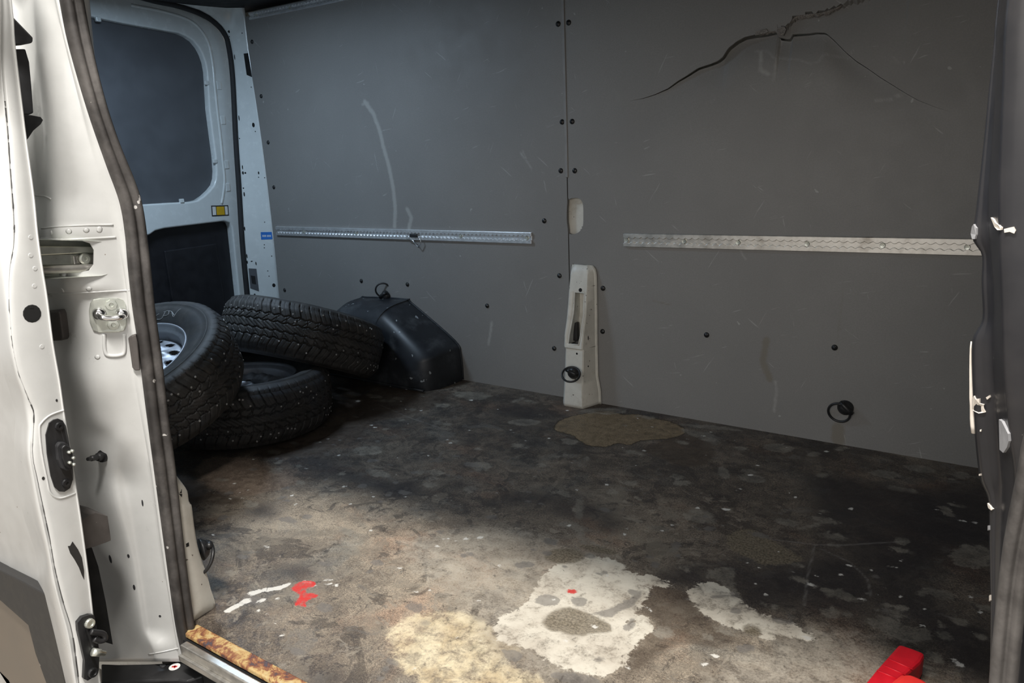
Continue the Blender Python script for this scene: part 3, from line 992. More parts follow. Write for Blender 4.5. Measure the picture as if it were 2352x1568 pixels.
torn(BRANCH[2:8], WY, .010, .010)
torn(CRACK[13:16] + [BRANCH[1], BRANCH[2]], WY, .006, .009)
bm_obj('torn_edge', bm, M['ply'], wallR)
bm = bmesh.new()
for q, w_ in ((Z4((880, 188), (940, 172), (955, 190), (940, 200), (875, 212)), 1), (Z4((1005, 172), (1050, 160), (1062, 178), (1045, 215), (1020, 212)), 2)):
    pts = onwall(q)
    vs_ = [bm.verts.new((a, WY - .004, b)) for a, b in pts] + [bm.verts.new((a, WY + .006, b)) for a, b in pts]
    k = len(pts)
    bm.faces.new(vs_[:k]); bm.faces.new(vs_[k:][::-1])
    for i in range(k):
        j = (i + 1) % k
        bm.faces.new((vs_[i], vs_[j], vs_[k + j], vs_[k + i]))
bm_obj('splinter', bm, M['ply'], wallR)
# steel side behind the boards
box('body_side', (-3.45, 2.70, -.02), (.36, 2.712, 1.80), M['paint_worn'])['kind'] = 'structure'
bpy.data.objects['body_side'].name = 'wall_outer'
# pale metal seen through the oval hole
bm = bmesh.new()
add_box(bm, (-1.56, WY + .024, .58), (-1.36, WY + .03, .90))
vent = bm_obj('trim_1', bm, M['paint_worn'])
struct(vent, 'pale body pillar seen through the oval cut-out')
# joint strip between the boards
bm = bmesh.new()
add_box(bm, (-1.502, WY - .004, .925), (-1.490, WY + .004, 1.742))
js = bm_obj('trim_2', bm, M['joint'])
struct(js, 'grey joint strip between the two wall boards')
bevel(js, .002)


def wall_screw(px, py, parent, r=.0105):
    p = P(px, py, 1, WY)
    p.y = WY
    bm = bmesh.new()
    add_lathe(bm, [(0, .0062), (r * .35, .0060), (r * .4, .0045), (r * .7, .0045), (r * .95, .002), (r, 0), (0, 0)], 18, frame_at(p, (0, -1, 0)))
    return bm_obj('screw', bm, M['screw'], parent, smooth=True)


for q in [(579, 96), (600, 221), (616, 327), (629, 430), (654, 666), (830, 645), (936, 653), (1119, 702), (1273, 800), (1285, 633), (1250, 507), (1288, 392), (1291, 280), (1282, 55)]:
    wall_screw(*q, wallL)
for q in [(1306, 52), (1314, 279), (1320, 392), (1385, 662), (1384, 761), (1623, 769), (1917, 798)]:
    wall_screw(*q, wallR)

# ------------------------------------------------------------------ roof, rear wall, hidden sides
struct(box('ceiling', (-3.6, .70, 1.785), (.37, 2.75, 1.80), M['roof']), 'dark van roof lining')
struct(box('wall_near', (-3.5, .79, -.30), (-1.62, .80, 1.79), M['paint_clean']), 'near side body panel behind the door opening')
struct(box('trim_3', (-1.62, .70, 1.50), (.37, .86, 1.79), M['paint'], bev=.02), 'white header beam above the side door opening')
struct(box('wall_front', (.36, .80, -.02), (.372, 2.75, 1.79), M['wall']), 'grey bulkhead between cab and load area')
struct(box('floor_garage', (-9, -7, -.72), (5, 9, -.68), M['concrete']), 'concrete garage floor under the van')


struct(box('wall_near', (.12, .832, -.05), (.37, .846, 1.50), M['wall']), 'side panel behind the black pillar')


# ------------------------------------------------------------------ lashing rails on the far wall
def scallop(x0, x1, za, zb, sgn, y0, y1, pitch=.025, amp=.0035):
    """bar whose one long edge is wavy; za = straight edge, zb = mean wavy edge"""
    bm = bmesh.new()
    n = int((x1 - x0) / pitch * 6)
    A, B, A2, B2 = [], [], [], []
    for i in range(n + 1):
        t = i / n
        x = x0 + (x1 - x0) * t
        wv = amp * (abs(math.sin(PI * (x - x0) / pitch)) * 2 - 1)
        z_a = za(t); z_b = zb(t) + sgn * wv
        A.append(bm.verts.new((x, y0, z_a))); B.append(bm.verts.new((x, y0, z_b)))
        A2.append(bm.verts.new((x, y1, z_a))); B2.append(bm.verts.new((x, y1, z_b)))
    for i in range(n):
        bm.faces.new((A[i], A[i + 1], B[i + 1], B[i]))
        bm.faces.new((B[i], B[i + 1], B2[i + 1], B2[i]))
        bm.faces.new((A2[i], A2[i + 1], A[i + 1], A[i]))
    bm.faces.new((A[0], B[0], B2[0], A2[0])); bm.faces.new((A[-1], A2[-1], B2[-1], B[-1]))
    return bm


def rail(label, x0, x1, zc0, zc1, hh, screws, mat='alu', pitch=.025):
    t = thing('lashing_rail', label, 'rail', ((x0 + x1) / 2, WY, (zc0 + zc1) / 2), 'lashing rails on the far wall')
    zc = lambda k: zc0 + (zc1 - zc0) * k
    def bar(lo, hi, y0, y1, name, m):
        vs = []
        for x, k in ((x0, 0), (x1, 1)):
            vs += [(x, y0, zc(k) + lo), (x, y0, zc(k) + hi), (x, y1, zc(k) + hi), (x, y1, zc(k) + lo)]
        fs = [(0, 1, 5, 4), (1, 2, 6, 5), (2, 3, 7, 6), (3, 0, 4, 7), (0, 3, 2, 1), (4, 5, 6, 7)]
        o = mesh(name, vs, fs, M[m], t)
        return o
    bevel(bar(-hh, hh, WY - .004, WY - .0002, 'base_plate', mat), .0015)
    for sg, nm in ((1, 'flange'), (-1, 'flange')):
        b_ = scallop(x0, x1, lambda k, sg=sg: zc(k) + sg * hh * .97, lambda k, sg=sg: zc(k) + sg * hh * .36, -sg, WY - .011, WY - .0035, pitch)
        bevel(bm_obj(nm, b_, M[mat], t), .0012, 2, 50)
    for sx in screws:
        k = (sx - x0) / (x1 - x0)
        b_ = bmesh.new()
        add_lathe(b_, [(0, .0075), (.0025, .0075), (.003, .006), (.0075, .0065), (.0085, .004), (.0085, 0), (0, 0)], 18, frame_at((sx, WY - .004, zc(k)), (0, -1, 0)))
        bm_obj('rivet', b_, M['steel'], t, smooth=False)
    return t


def wx(px, py=550): return P(px, py, 1, WY)[0]


rail('silver perforated lashing rail with a wire hook on the rear wall board', wx(637, 530), wx(1223, 547), .669, .680, .024, [wx(700, 532), wx(820, 536), wx(1060, 543), wx(1212, 547)], mat='alu_bright', pitch=.022)
rail('dusty lashing rail with round screws on the cracked front wall board', wx(1434, 551), .20, .686, .706, .0255, [wx(1441, 551), wx(1573, 555), wx(1697, 555), wx(1855, 557), wx(2028, 562), wx(2222, 566)])
rail('silver lashing rail high up under the van roof', -3.30, .20, 1.739, 1.739, .017, [-3.25, -3.0, -2.7], mat='alu_bright', pitch=.022)
# small clip hanging in the rail
t = thing('rail_clip', 'small black wire hook clipped on the rear lashing rail', 'hook', P(950, 545, 1, WY - .012))
c0 = P(950, 541, 1, WY - .014)
box('clip_body', c0 - Vector((.022, .006, .008)), c0 + Vector((.022, .004, .008)), M['black'], t, .003)
bm = bmesh.new()
add_tube(bm, [P(a, b, 1, WY - .018) for a, b in ((937, 538), (935, 548), (948, 552), (955, 560), (961, 568), (967, 556), (964, 545))], .0025, 8)
bm_obj('wire_loop', bm, M['chrome'], t, smooth=True)


# ------------------------------------------------------------------ tie-down rings
def tie_ring(label, loc, rot, tilt=(0, 0, 0), group='lashing rings of the load area', shift=(0, 0, 0)):
    """local: wall behind at -z... base faces +z, ring in the xy plane"""
    t = thing('lashing_ring', label, 'lashing ring', loc, group, rot)
    bm = bmesh.new()
    add_lathe(bm, [(0, .020), (.012, .019), (.020, .013), (.026, .004), (.027, 0), (0, 0)], 20)
    bm_obj('base', bm, M['black'], t, smooth=True, world=False)
    bm = bmesh.new()
    add_tube(bm, [(-.026, .006, .014), (-.012, .008, .020), (.012, .008, .020), (.026, .006, .014)], .008, 10)
    bm_obj('hinge', bm, M['black'], t, smooth=True, world=False)
    bm = bmesh.new()
    pts = []
    for k in range(28):
        a = 2 * PI * k / 28
        pts.append(Vector((.036 * math.cos(a), -.030 + .036 * math.sin(a), 0)))
    mt = Matrix.Translation(Vector((0, .004, .018)) + Vector(shift)) @ Euler(tilt).to_matrix().to_4x4()
    add_tube(bm, [mt @ p for p in pts], .0042, 10, closed=True)
    bm_obj('ring', bm, M['black'], t, smooth=True, world=False)
    return t


FACE = (PI / 2, 0, 0)      # local +z -> -Y (into the van)
tie_ring('black lashing ring low on the cracked front wall board', P(1942, 936, 1, WY), (PI / 2, .75, 0), (.25, .1, 0))

# ------------------------------------------------------------------ white pillar foot on the far wall
def column():
    t = thing('wall_pillar', 'white scuffed metal pillar foot with a slot between the two grey wall boards', 'pillar', (-1.43, 2.58, 0))
    # rows: z, left wall x, left front x, right front x, right wall x, front y
    R = [(0.0, -1.500, -1.482, -1.393, -1.360, 2.520),
         (.06, -1.497, -1.480, -1.395, -1.362, 2.524),
         (.12, -1.494, -1.478, -1.396, -1.373, 2.530),
         (.245, -1.492, -1.478, -1.396, -1.374, 2.540),
         (.25, -1.496, -1.480, -1.398, -1.374, 2.534),
         (.30, -1.494, -1.482, -1.396, -1.374, 2.540),
         (.38, -1.488, -1.474, -1.390, -1.373, 2.552),
         (.50, -1.484, -1.472, -1.388, -1.373, 2.572),
         (.545, -1.484, -1.470, -1.390, -1.374, 2.580),
         (.565, -1.482, -1.468, -1.392, -1.378, 2.586),
         (.580, -1.478, -1.462, -1.404, -1.390, 2.598)]
    # slot left/right x by z
    sl = [(.265, -1.462, -1.415), (.30, -1.460, -1.408), (.35, -1.452, -1.402), (.39, -1.446, -1.398), (.42, -1.445, -1.400), (.475, -1.445, -1.400)]
    zs = [r[0] for r in R]
    zr = sorted(set([round(z, 4) for z in list(np.linspace(0, .58, 44)) + [.265, .475, .245, .25]]))
    vs, fs = [], []

    def rw(z, k): return float(np.interp(z, zs, [r[k] for r in R]))
    W = 8
    for z in zr:
        lw, lf, rf, rwx, fy = [rw(z, k) for k in range(1, 6)]
        a, b = (float(np.interp(z, [s[0] for s in sl], [s[k] for s in sl])) for k in (1, 2))
        vs += [(lw, 2.612, z), (lw + .004, fy + .02, z), (lf, fy + .003, z), (lf + .004, fy, z), (a, fy, z), (b, fy, z), (rf - .004, fy, z), (rf, fy + .003, z), (rwx - .003, 2.604, z), (rwx + .008, 2.608, z)]
    W = 10
    for i in range(len(zr) - 1):
        zm = (zr[i] + zr[i + 1]) / 2
        for j in range(W - 1):
            if j == 4 and .265 < zm < .475: continue
            a = i * W + j
            fs.append((a, a + 1, a + W + 1, a + W))
    k = (len(zr) - 1) * W
    fs.append(tuple(range(k, k + W)))
    o = mesh('cover', vs, fs, M['paint_worn'], t, smooth=True)
    o.data.set_sharp_from_angle(angle=math.radians(35))
    solid(o, .0018, 1.0)
    # slot lining
    bm = bmesh.new()
    prev = None
    for z in np.linspace(.262, .478, 14):
        fy = rw(z, 5)
        a, b = (float(np.interp(z, [s[0] for s in sl], [s[k] for s in sl])) for k in (1, 2))
        q = [bm.verts.new(v) for v in ((a - .001, fy + .001, z), (a - .001, 2.609, z), (a + (b - a) * .4, 2.609, z), (a + (b - a) * .45, 2.600, z), (b + .001, 2.600, z), (b + .001, fy + .001, z))]
        if prev:
            for i in range(5): bm.faces.new((prev[i], prev[i + 1], q[i + 1], q[i]))
        prev = q
    bm_obj('slot_lining', bm, M['paint_worn'], t)
    box('rubber_block', (-1.468, 2.575, .268), (-1.446, 2.60, .345), M['black'], t, .003)
    # lip round the slot
    bm = bmesh.new()
    loop = [Vector((a, rw(z, 5) - .0005, z)) for z, a, b in sl] + [Vector((b, rw(z, 5) - .0005, z)) for z, a, b in sl[::-1]]
    add_tube(bm, loop, .0035, 8, closed=True)
    bm_obj('slot_rim', bm, M['paint_worn'], t, smooth=True)
    # pressed seams
    for z in (.248, .500):
        bm = bmesh.new()
        y = rw(z, 5)
        add_tube(bm, [(rw(z, 1) + .004, y + .02, z), (rw(z, 2) + .002, y, z), (rw(z, 3) - .002, y, z), (rw(z, 4) - .002, 2.604, z)], .0022, 6)
        bm_obj('seam', bm, M['paint_worn'], t, smooth=True)
    b = bvh_of(o)
    hole(b, 1333, 666, .008, t)
    hole(b, 1325, 812, .0045, t)
    hole(b, 1351, 776, .0025, t, .010)
    hole(b, 1351, 841, .003, t, .004)
    return t, b


bpy.context.view_layer.update()
col_t, col_b = column()
bpy.context.view_layer.update()
p, n = hit(col_b, 1317, 856)
tie_ring('black lashing ring on the white pillar foot', p, (PI / 2, .3, 0), (-.95, 0, 0), shift=(.012, .026, .004))


# ------------------------------------------------------------------ wheel arch cover
def wheel_arch():
    t = thing('wheel_arch_cover', 'scuffed black plastic wheel arch cover against the far wall behind the tyres', 'wheel arch', (-2.51, 2.5, 0))
    side = [(-2.975, 0), (-2.975, .10), (-2.945, .175), (-2.72, .335), (-2.66, .352), (-2.40, .362), (-2.365, .345), (-2.12, .190), (-2.085, .125), (-2.08, 0)]
    q = []
    for i, p in enumerate(side):
        q.append(p)
    prof = [np.array(p) for p in smooth_open(side, 5)]
    c = np.array([-2.53, .02])
    vs, fs = [], []
    depth = [(0.0, 1.0), (.08, .996), (.13, .982), (.17, .958), (.20, .918), (.222, .862), (.235, .785), (.240, .66), (.240, .35), (.240, 0.02)]
    n = len(prof)
    for d, s in depth:
        for p in prof:
            v = c + (p - c) * s
            bulge = 0
            # foot of the cover sits further into the room
            yy = WY - d * (1.0 if p[1] < .12 else 1.0 - .12 * min(1, (p[1] - .12) / .2))
            vs.append((v[0], yy, max(0.001, v[1]) if p[1] > 0 else 0.001))
    for i in range(len(depth) - 1):
        for j in range(n - 1):
            a = i * n + j
            fs.append((a, a + 1, a + n + 1, a + n))
    o = mesh('cover', vs, fs, M['arch'], t, smooth=True)
    m = o.modifiers.new('sub', 'SUBSURF'); m.levels = 1; m.render_levels = 1
    # flange along the wall
    bm = bmesh.new()
    add_tube(bm, [(p[0], WY - .004, max(p[1], .004) + .001) for p in prof], .0045, 8)
    bm_obj('edge_bead', bm, M['arch'], t, smooth=True)
    bm = bmesh.new()
    add_tube(bm, [(x, WY - .242, .012) for x in np.linspace(-2.95, -2.12, 12)], .006, 8)
    bm_obj('foot_bead', bm, M['arch'], t, smooth=True)
    return t


wheel_arch()
tie_ring('black lashing ring standing above the black wheel arch cover', P(886, 679, 1, WY - .006), (PI / 2, -.5, 0), (.5, .5, 0), shift=(.012, .052, .0))


# ------------------------------------------------------------------ wheels
def groove(a, w):
    """a = arc length, w = distance from centre line (signed); returns depth 0..1"""
    pitch = .041
    d = 0.0
    aw = abs(w)
    s = 1 if w > 0 else -1
    tri = abs(((a / pitch) % 1) - .5) * 4 - 1
    for c, am, hw in ((.017, .0035, .0026), (.046, .0040, .0028)):
        k = abs(aw - (c + am * tri * s))
        d = max(d, 1 - max(0, k - hw * .55) / (hw * .8))
    # slanted cross grooves on the shoulder and the mid blocks
    if aw > .046:
        ph = ((a + s * .012 + (aw - .046) * .45) / (pitch)) % 1
        k = abs(ph - .5) * pitch
        d = max(d, 1 - max(0, k - .0010) / .0016)
        ph = ((a + (aw - .046) * .45 + s * .012) / (pitch) + .5) % 1
        k = abs(ph - .5) * pitch
        d = max(d, (1 - max(0, k - .0002) / .0014) * .4)
    elif aw > .017:
        ph = ((a - (aw - .017) * 1.1 + s * .006) / (pitch)) % 1
        k = abs(ph - .5) * pitch
        d = max(d, 1 - max(0, k - .0008) / .0016)
        ph = ((a + (aw) * .2 + s * .02) / (pitch / 1.0)) % 1
        k = abs(ph - .5) * pitch
        d = max(d, (1 - max(0, k - .0004) / .0014) * .5)
    else:
        ph = ((a + w * 1.5) / (pitch * .5)) % 1
        k = abs(ph - .5) * pitch * .5
        d = max(d, (1 - max(0, k - .0006) / .0016) * .6)
    return min(max(d, 0), 1)


def tyre_mesh():
    NA = 900
    w_tr = np.linspace(-.094, .094, 62)
    side = [(.207, .078), (.212, .088), (.222, .095), (.236, .104), (.255, .1125), (.272, .1155), (.285, .1165), (.2865, .1175), (.2925, .1175), (.294, .1155), (.306, .113), (.318, .1085), (.326, .103)]
    prof = [(r, -z, 0) for r, z in side] + [(.3455 - .0045 * (abs(w) / .07) ** 2 - .010 * max(0, (abs(w) - .070) / .024) ** 2, float(w), 1) for w in w_tr] + [(r, z, 0) for r, z in side[::-1]]
    n = len(prof)
    vs = np.zeros((NA, n, 3))
    G_ = np.zeros((NA, n))
    circ = .345 * 2 * PI
    npitch = round(circ / .041)
    for i in range(NA):
        a = i / NA * npitch * .041
        for j, (r, z, tr) in enumerate(prof):
            g = groove(a, z) if tr else 0.0
            if not tr and r > .314:
                ph = ((a + math.copysign(.012, z) + (.094 - .046) * .45 + .000) / .041) % 1
                g = (1 - max(0, abs(ph - .5) * .041 - .0022) / .002) * .6 * (1 if r > .32 else .6)
                g = min(max(g, 0), 1)
            rr_ = r - .0060 * g
            t = i / NA * 2 * PI
            vs[i, j] = (rr_ * math.cos(t), rr_ * math.sin(t), z)
    idx = np.arange(NA * n).reshape(NA, n)
    nx = np.roll(idx, -1, 0)
    f = np.stack([idx[:, :-1], nx[:, :-1], nx[:, 1:], idx[:, 1:]], -1).reshape(-1, 4)
    V = vs.reshape(-1, 3).tolist()
    Fc = f.tolist()
    mats = [0] * len(Fc)
    # studs
    r0 = random.Random(5)
    for k in range(130):
        t = 2 * PI * (k + r0.uniform(-.3, .3)) / 130
        w_ = r0.choice((-.078, -.066, -.056, -.034, .034, .056, .068, .08)) + r0.uniform(-.004, .004)
        r = .3455 - .0045 * (abs(w_) / .07) ** 2
        e = Vector((math.cos(t), math.sin(t), 0)); s = Vector((-math.sin(t), math.cos(t), 0)); z = Vector((0, 0, 1))
        if groove(t / 2 / PI * npitch * .041, w_) > .3: continue
        b = len(V)
        for rad, h in ((.0036, -.001), (.0034, .0008), (.0013, .0010), (.0012, .0022)):
            for q in range(8):
                an = 2 * PI * q / 8
                V.append(tuple(e * (r + h) + (s * math.cos(an) + z * math.sin(an)) * rad + z * w_))
        for lv in range(3):
            for q in range(8):
                q2 = (q + 1) % 8
                Fc.append([b + lv * 8 + q, b + lv * 8 + q2, b + lv * 8 + 8 + q2, b + lv * 8 + 8 + q]); mats.append(1)
        Fc.append([b + 24 + q for q in range(8)]); mats.append(1)
    me = bpy.data.meshes.new('tyre')
    me.from_pydata(V, [], Fc)
    me.update()
    me.materials.append(M['tyre']); me.materials.append(M['stud'])
    me.polygons.foreach_set('material_index', mats)
    me.polygons.foreach_set('use_smooth', [True] * len(me.polygons))
    me.set_sharp_from_angle(angle=math.radians(50))
    return me


def rim_meshes():
    # lip and barrel
    bm = bmesh.new()
    add_lathe(bm, [(.209, .078), (.2115, .086), (.2095, .0905), (.205, .0895), (.203, .083), (.199, .076), (.188, .070), (.184, .060), (.181, .020), (.178, -.02), (.190, -.075), (.205, -.086), (.208, -.078)], 96)
    a = bpy.data.meshes.new('rim'); bmesh.ops.recalc_face_normals(bm, faces=bm.faces); bm.to_mesh(a); bm.free()
    a.polygons.foreach_set('use_smooth', [True] * len(a.polygons))
    # disc with oval vents
    NA, prof = 240, [(.181, .030), (.179, .036), (.174, .040), (.168, .0425), (.162, .044), (.156, .046), (.150, .048), (.144, .0505), (.138, .053), (.132, .056), (.126, .059), (.120, .061), (.112, .0625), (.104, .061), (.097, .056), (.090, .049), (.082, .045), (.060, .044), (.045, .044), (.040, .050), (.034, .052), (.032, .040), (.031, .0)]
    n = len(prof)
    vs, fs = [], []
    holes = 15
    for i in range(NA):
        t = 2 * PI * i / NA
        for r, z in prof:
            wv = .004 * math.cos(t * holes) * math.exp(-((r - .118) / .018) ** 2)
            ph = (t * holes / (2 * PI)) % 1 - .5
            rr_ = r; tt = t
            vs.append((rr_ * math.cos(tt), rr_ * math.sin(tt), z - wv))
    for i in range(NA):
        for j in range(n - 1):
            rm = (prof[j][0] + prof[j + 1][0]) / 2
            t = 2 * PI * (i + .5) / NA
            ph = ((t * holes / (2 * PI)) % 1 - .5)
            da = ph * (2 * PI / holes) * .152
            if (da / .0155) ** 2 + ((rm - .152) / .0135) ** 2 < 1: continue
            k = (t * 5 / (2 * PI)) % 1 - .5
            db = k * (2 * PI / 5) * .065
            if (db / .0085) ** 2 + ((rm - .071) / .014) ** 2 < 1: continue
            i2 = (i + 1) % NA
            fs.append((i * n + j, i2 * n + j, i2 * n + j + 1, i * n + j + 1))
    d = bpy.data.meshes.new('wheel_disc')
    d.from_pydata(vs, [], fs); d.update()
    d.polygons.foreach_set('use_smooth', [True] * len(d.polygons))
    return a, d


TY = tyre_mesh()
RM, DM = rim_meshes()
RM.materials.append(M['rim']); DM.materials.append(M['rim'])


def wheel(label, pose, spin):
    x, y, z, tl, az = pose
    ax = Vector((math.sin(tl) * math.cos(az), math.sin(tl) * math.sin(az), math.cos(tl)))
    q = Vector((0, 0, 1)).rotation_difference(ax)
    t = thing('wheel', label, 'wheel', (x, y, z), 'loose wheels with studded winter tyres')
    t.rotation_mode = 'QUATERNION'
    from mathutils import Quaternion
    t.rotation_quaternion = q @ Quaternion((0, 0, 1), spin)
    for nm, me in (('tyre', TY), ('rim', RM), ('wheel_disc', DM)):
        o = bpy.data.objects.new(nm, me)
        C.objects.link(o)
        o.parent = t
        if nm == 'wheel_disc':
            solid(o, .003, 0)
    return t


wheelB = wheel('studded wheel lying flat on the floor at the bottom of the pile', (-2.506, 1.725, .127, .048, 1.399), .3)
wheelT = wheel('studded tyre leaning over the flat wheel towards the black wheel arch cover', (-2.532, 2.076, .281, .448, 1.614), 1.1)
wheel1 = wheel('studded wheel with silver rim tipped against the pile, chalk letters on it', (-2.398, 1.247, .345, .385, -1.373), 2.0)
bpy.context.view_layer.update()


def chalk(wh, strokes, rad=.0016):
    tyre = [c for c in wh.children if c.name.startswith('tyre')][0]
    b = bvh_of(tyre)
    inv = wh.matrix_world.inverted()
    bm = bmesh.new()
    for s in strokes:
        pts = []
        for q in smooth_open(s, 4):
            try:
                p, n = hit(b, *q)
                pts.append(inv @ (p + n * .0005))
            except RuntimeError:
                pass
        if len(pts) > 1: add_tube(bm, pts, rad, 6)
    o = bm_obj('chalk_writing', bm, M['chalk'], wh, world=False)


def Z2(*q): return [(x / 3.484, 500 + y / 3.484) for x, y in q]


chalk(wheel1, [Z2((1275, 768), (1240, 790), (1240, 808), (1280, 812), (1300, 800)), Z2((1300, 800), (1325, 750)), Z2((1310, 755), (1350, 745), (1345, 775), (1310, 785)),
               Z2((1375, 750), (1385, 790)), Z2((1352, 745), (1375, 752), (1395, 780)), Z2((1390, 795), (1425, 745), (1450, 728))], .0012)


# ------------------------------------------------------------------ rear doors and the rear frame
def Z1(*q): return [(x / 2.8, y / 2.8) for x, y in q]
def Z3(*q): return [(x / 2.346, 900 + y / 2.346) for x, y in q]
def yz(q, x): return [tuple(P(a, b, 0, x)[1:]) for a, b in q]


def plate(name, outer, holes, x0, x1, mat, parent, bev=.0, flip=False):
    """flat plate in a plane of constant x with openings"""
    cu = bpy.data.curves.new('tmp', 'CURVE')
    cu.dimensions = '2D'
    cu.fill_mode = 'BOTH'
    cu.extrude = (x1 - x0) / 2 - bev
    cu.bevel_depth = bev
    cu.bevel_resolution = 3
    cu.offset = -bev
    for loop in [outer] + holes:
        sp = cu.splines.new('POLY')
        sp.points.add(len(loop) - 1)
        for p, c in zip(sp.points, loop): p.co = (c[0], c[1], 0, 1)
        sp.use_cyclic_u = True
    ob = bpy.data.objects.new('tmp', cu)
    C.objects.link(ob)
    dg = bpy.context.evaluated_depsgraph_get()
    dg.update()
    me = bpy.data.meshes.new_from_object(ob.evaluated_get(dg))
    bpy.data.objects.remove(ob)
    bpy.data.curves.remove(cu)
    off = Vector((0, 0, 0))
    p = parent
    while p is not None:
        off += p.location
        p = p.parent
    for v in me.vertices:
        v.co = Vector(((x0 + x1) / 2 + v.co.z, (3.45 - v.co.x) if flip else v.co.x, v.co.y)) - off
    if flip: me.flip_normals()
    me.name = name
    me.materials.clear()
    o = link(name, me, mat, parent)
    me.polygons.foreach_set('use_smooth', [True] * len(me.polygons))
    me.set_sharp_from_angle(angle=math.radians(35))
    return o


RX = -3.50
SEAL_L = Z1((960, 0), (1100, 30), (1250, 80), (1350, 130), (1430, 210), (1465, 300), (1490, 500), (1510, 900), (1530, 1200), (1550, 1568)) + [(565, 690)]
WIN = Z1((585, 105), (800, 150), (1000, 185), (1150, 212), (1200, 232), (1245, 262), (1280, 305), (1302, 345), (1322, 400), (1333, 460), (1347, 700), (1370, 880), (1386, 1000), (1393, 1100), (1390, 1150), (1378, 1190), (1350, 1225), (1310, 1262), (1270, 1288), (1220, 1298), (1100, 1303), (905, 1315))


def rear_door(flip):
    lab = 'white rear door with a grey boarded window and dark lower card, a yellow sticker beside the seal' if not flip else 'white rear door on the near side, hidden behind the door pillar'
    t = thing('rear_door', lab, 'van door', (RX, 2.1 if not flip else 1.35, .03), 'rear doors')
    outer = yz(SEAL_L, RX) + [(2.50, .03), (1.73, .03), (1.73, 1.80)]
    win = [tuple(q) for q in yz(WIN, RX)] + [(1.83, .875), (1.80, .93), (1.80, 1.3), (1.805, 1.62), (1.83, 1.68), (1.87, 1.698)]
    low = [(2.475, .722), (2.483, .700), (2.462, .12), (2.44, .09), (1.84, .09), (1.80, .12), (1.80, .68), (1.84, .705), (1.985, .705), (2.02, .712), (2.05, .727), (2.10, .733), (2.44, .734)]
    plate('frame', outer, [win, low], RX - .05, RX, M['paint_clean'], t, .008, flip)
    y0, y1 = (1.74, 2.50) if not flip else (.95, 1.71)
    box('window_board', (RX - .050, y0 + .03, .80), (RX - .036, y1 - .02, 1.75), M['darkpanel'], t)
    box('door_card', (RX - .075, y0 + .02, .06), (RX - .045, y1 - .02, .76), M['blackpanel'], t)
    bm = bmesh.new()
    a, b = (2.10, 2.40) if not flip else (1.05, 1.35)
    add_box(bm, (RX - .048, a, .20), (RX - .036, b, .62))
    bevel(bm_obj('card_pocket', bm, M['blackpanel'], t), .006)
    if flip: return t
    # pressed bead round the window
    bm = bmesh.new()
    q = smooth_open([(300, 12), (380, 28), (440, 50), (474, 90), (487, 140), (492, 190), (498, 250), (505, 310), (511, 370), (515, 412), (512, 445), (508, 468)], 5)
    add_tube(bm, [P(a, b, 0, RX - .004) for a, b in q], .0085, 8)
    bm_obj('pressed_bead', bm, M['paint_clean'], t, smooth=True)
    for a, b in ((226, 44), (475, 190), (494, 370), (418, 461)):
        p = P(a, b, 0, RX)
        bevel(box('clip', p - Vector((.012, .011, .010)), p + Vector((.004, .011, .010)), M['paint_clean'], t), .003)
    for a, b in ((503, 196), (512, 276), (520, 378), (523, 430)):
        p = P(a, b, 0, RX)
        box('stud_patch', p - Vector((.004, .014, .022)), p + Vector((.004, .014, .022)), M['paint_clean'], t, .004)
    # sticker
    def st(px, nm, mt, lift, t=t):
        ps = [P(a, b, 0, RX + lift) for a, b in px]
        return prism(nm, ps, (-.0008, 0, 0), M[mt], t)
    bd = st([(485, 472), (524, 471), (526, 495), (487, 497)], 'sticker_border', 'black', .0012)
    st([(487.5, 474.5), (495.5, 474.5), (497, 493.5), (489, 494)], 'sticker_end', 'whitest', .0018, bd)
    st([(516, 473.5), (522.5, 473.5), (524, 492.5), (518, 493)], 'sticker_end', 'whitest', .0018, bd)
    st([(497, 474.5), (514.5, 474), (516.5, 493), (498.5, 493.5)], 'sticker_centre', 'yellow', .0018, bd)
    return t


rear_door(False)
rear_door(True)
struct(box('wall_rear', (-3.63, .75, -.1), (-3.61, 2.75, 1.80), M['roof']), 'dark outer face behind the rear doors')
# hinge-side post between rear door and wall board
rp = thing('rear_pillar', 'white perforated rear corner pillar with a blue sticker between the rear door seal and the wall board', 'pillar', (-3.42, 2.6, 0))
SEAL_R = [(60, -60), (357, 0), (411, 11), (461, 27), (496, 50), (518, 75), (529, 107), (538, 179), (545, 321), (552, 429), (560, 560), (573, 690), (586, 850)]
CREASE = [(480, -20), (505, 5), (528, 25), (538, 50), (548, 107), (560, 179), (574, 348), (587, 469), (600, 603), (609, 683), (623, 850)]
WEDGE = [(556, -30), (559, 5), (562, 22), (571, 112), (585, 201), (609, 375), (628, 536), (642, 683), (657, 850)]
post = loft('pillar_face', -25, 870, [(SEAL_R, 0, -3.462), (CREASE, 0, -3.402, True), (WEDGE, 1, WY + .001)], M['paint_clean'], rp, step=12, sub=5)
bm = bmesh.new()
q = smooth_open([(240, -30), (350, 0), (402, 11), (454, 28), (489, 48), (514.5, 75), (526, 107), (535, 179), (542, 321), (549, 429), (557, 560), (569, 690), (583, 850)], 6)
add_tube(bm, [P(a, b, 0, -3.468) for a, b in q], .0145, 10)
bm_obj('door_seal', bm, M['rubber'], rp, smooth=True)
bpy.context.view_layer.update()
pb = bvh_of(post)
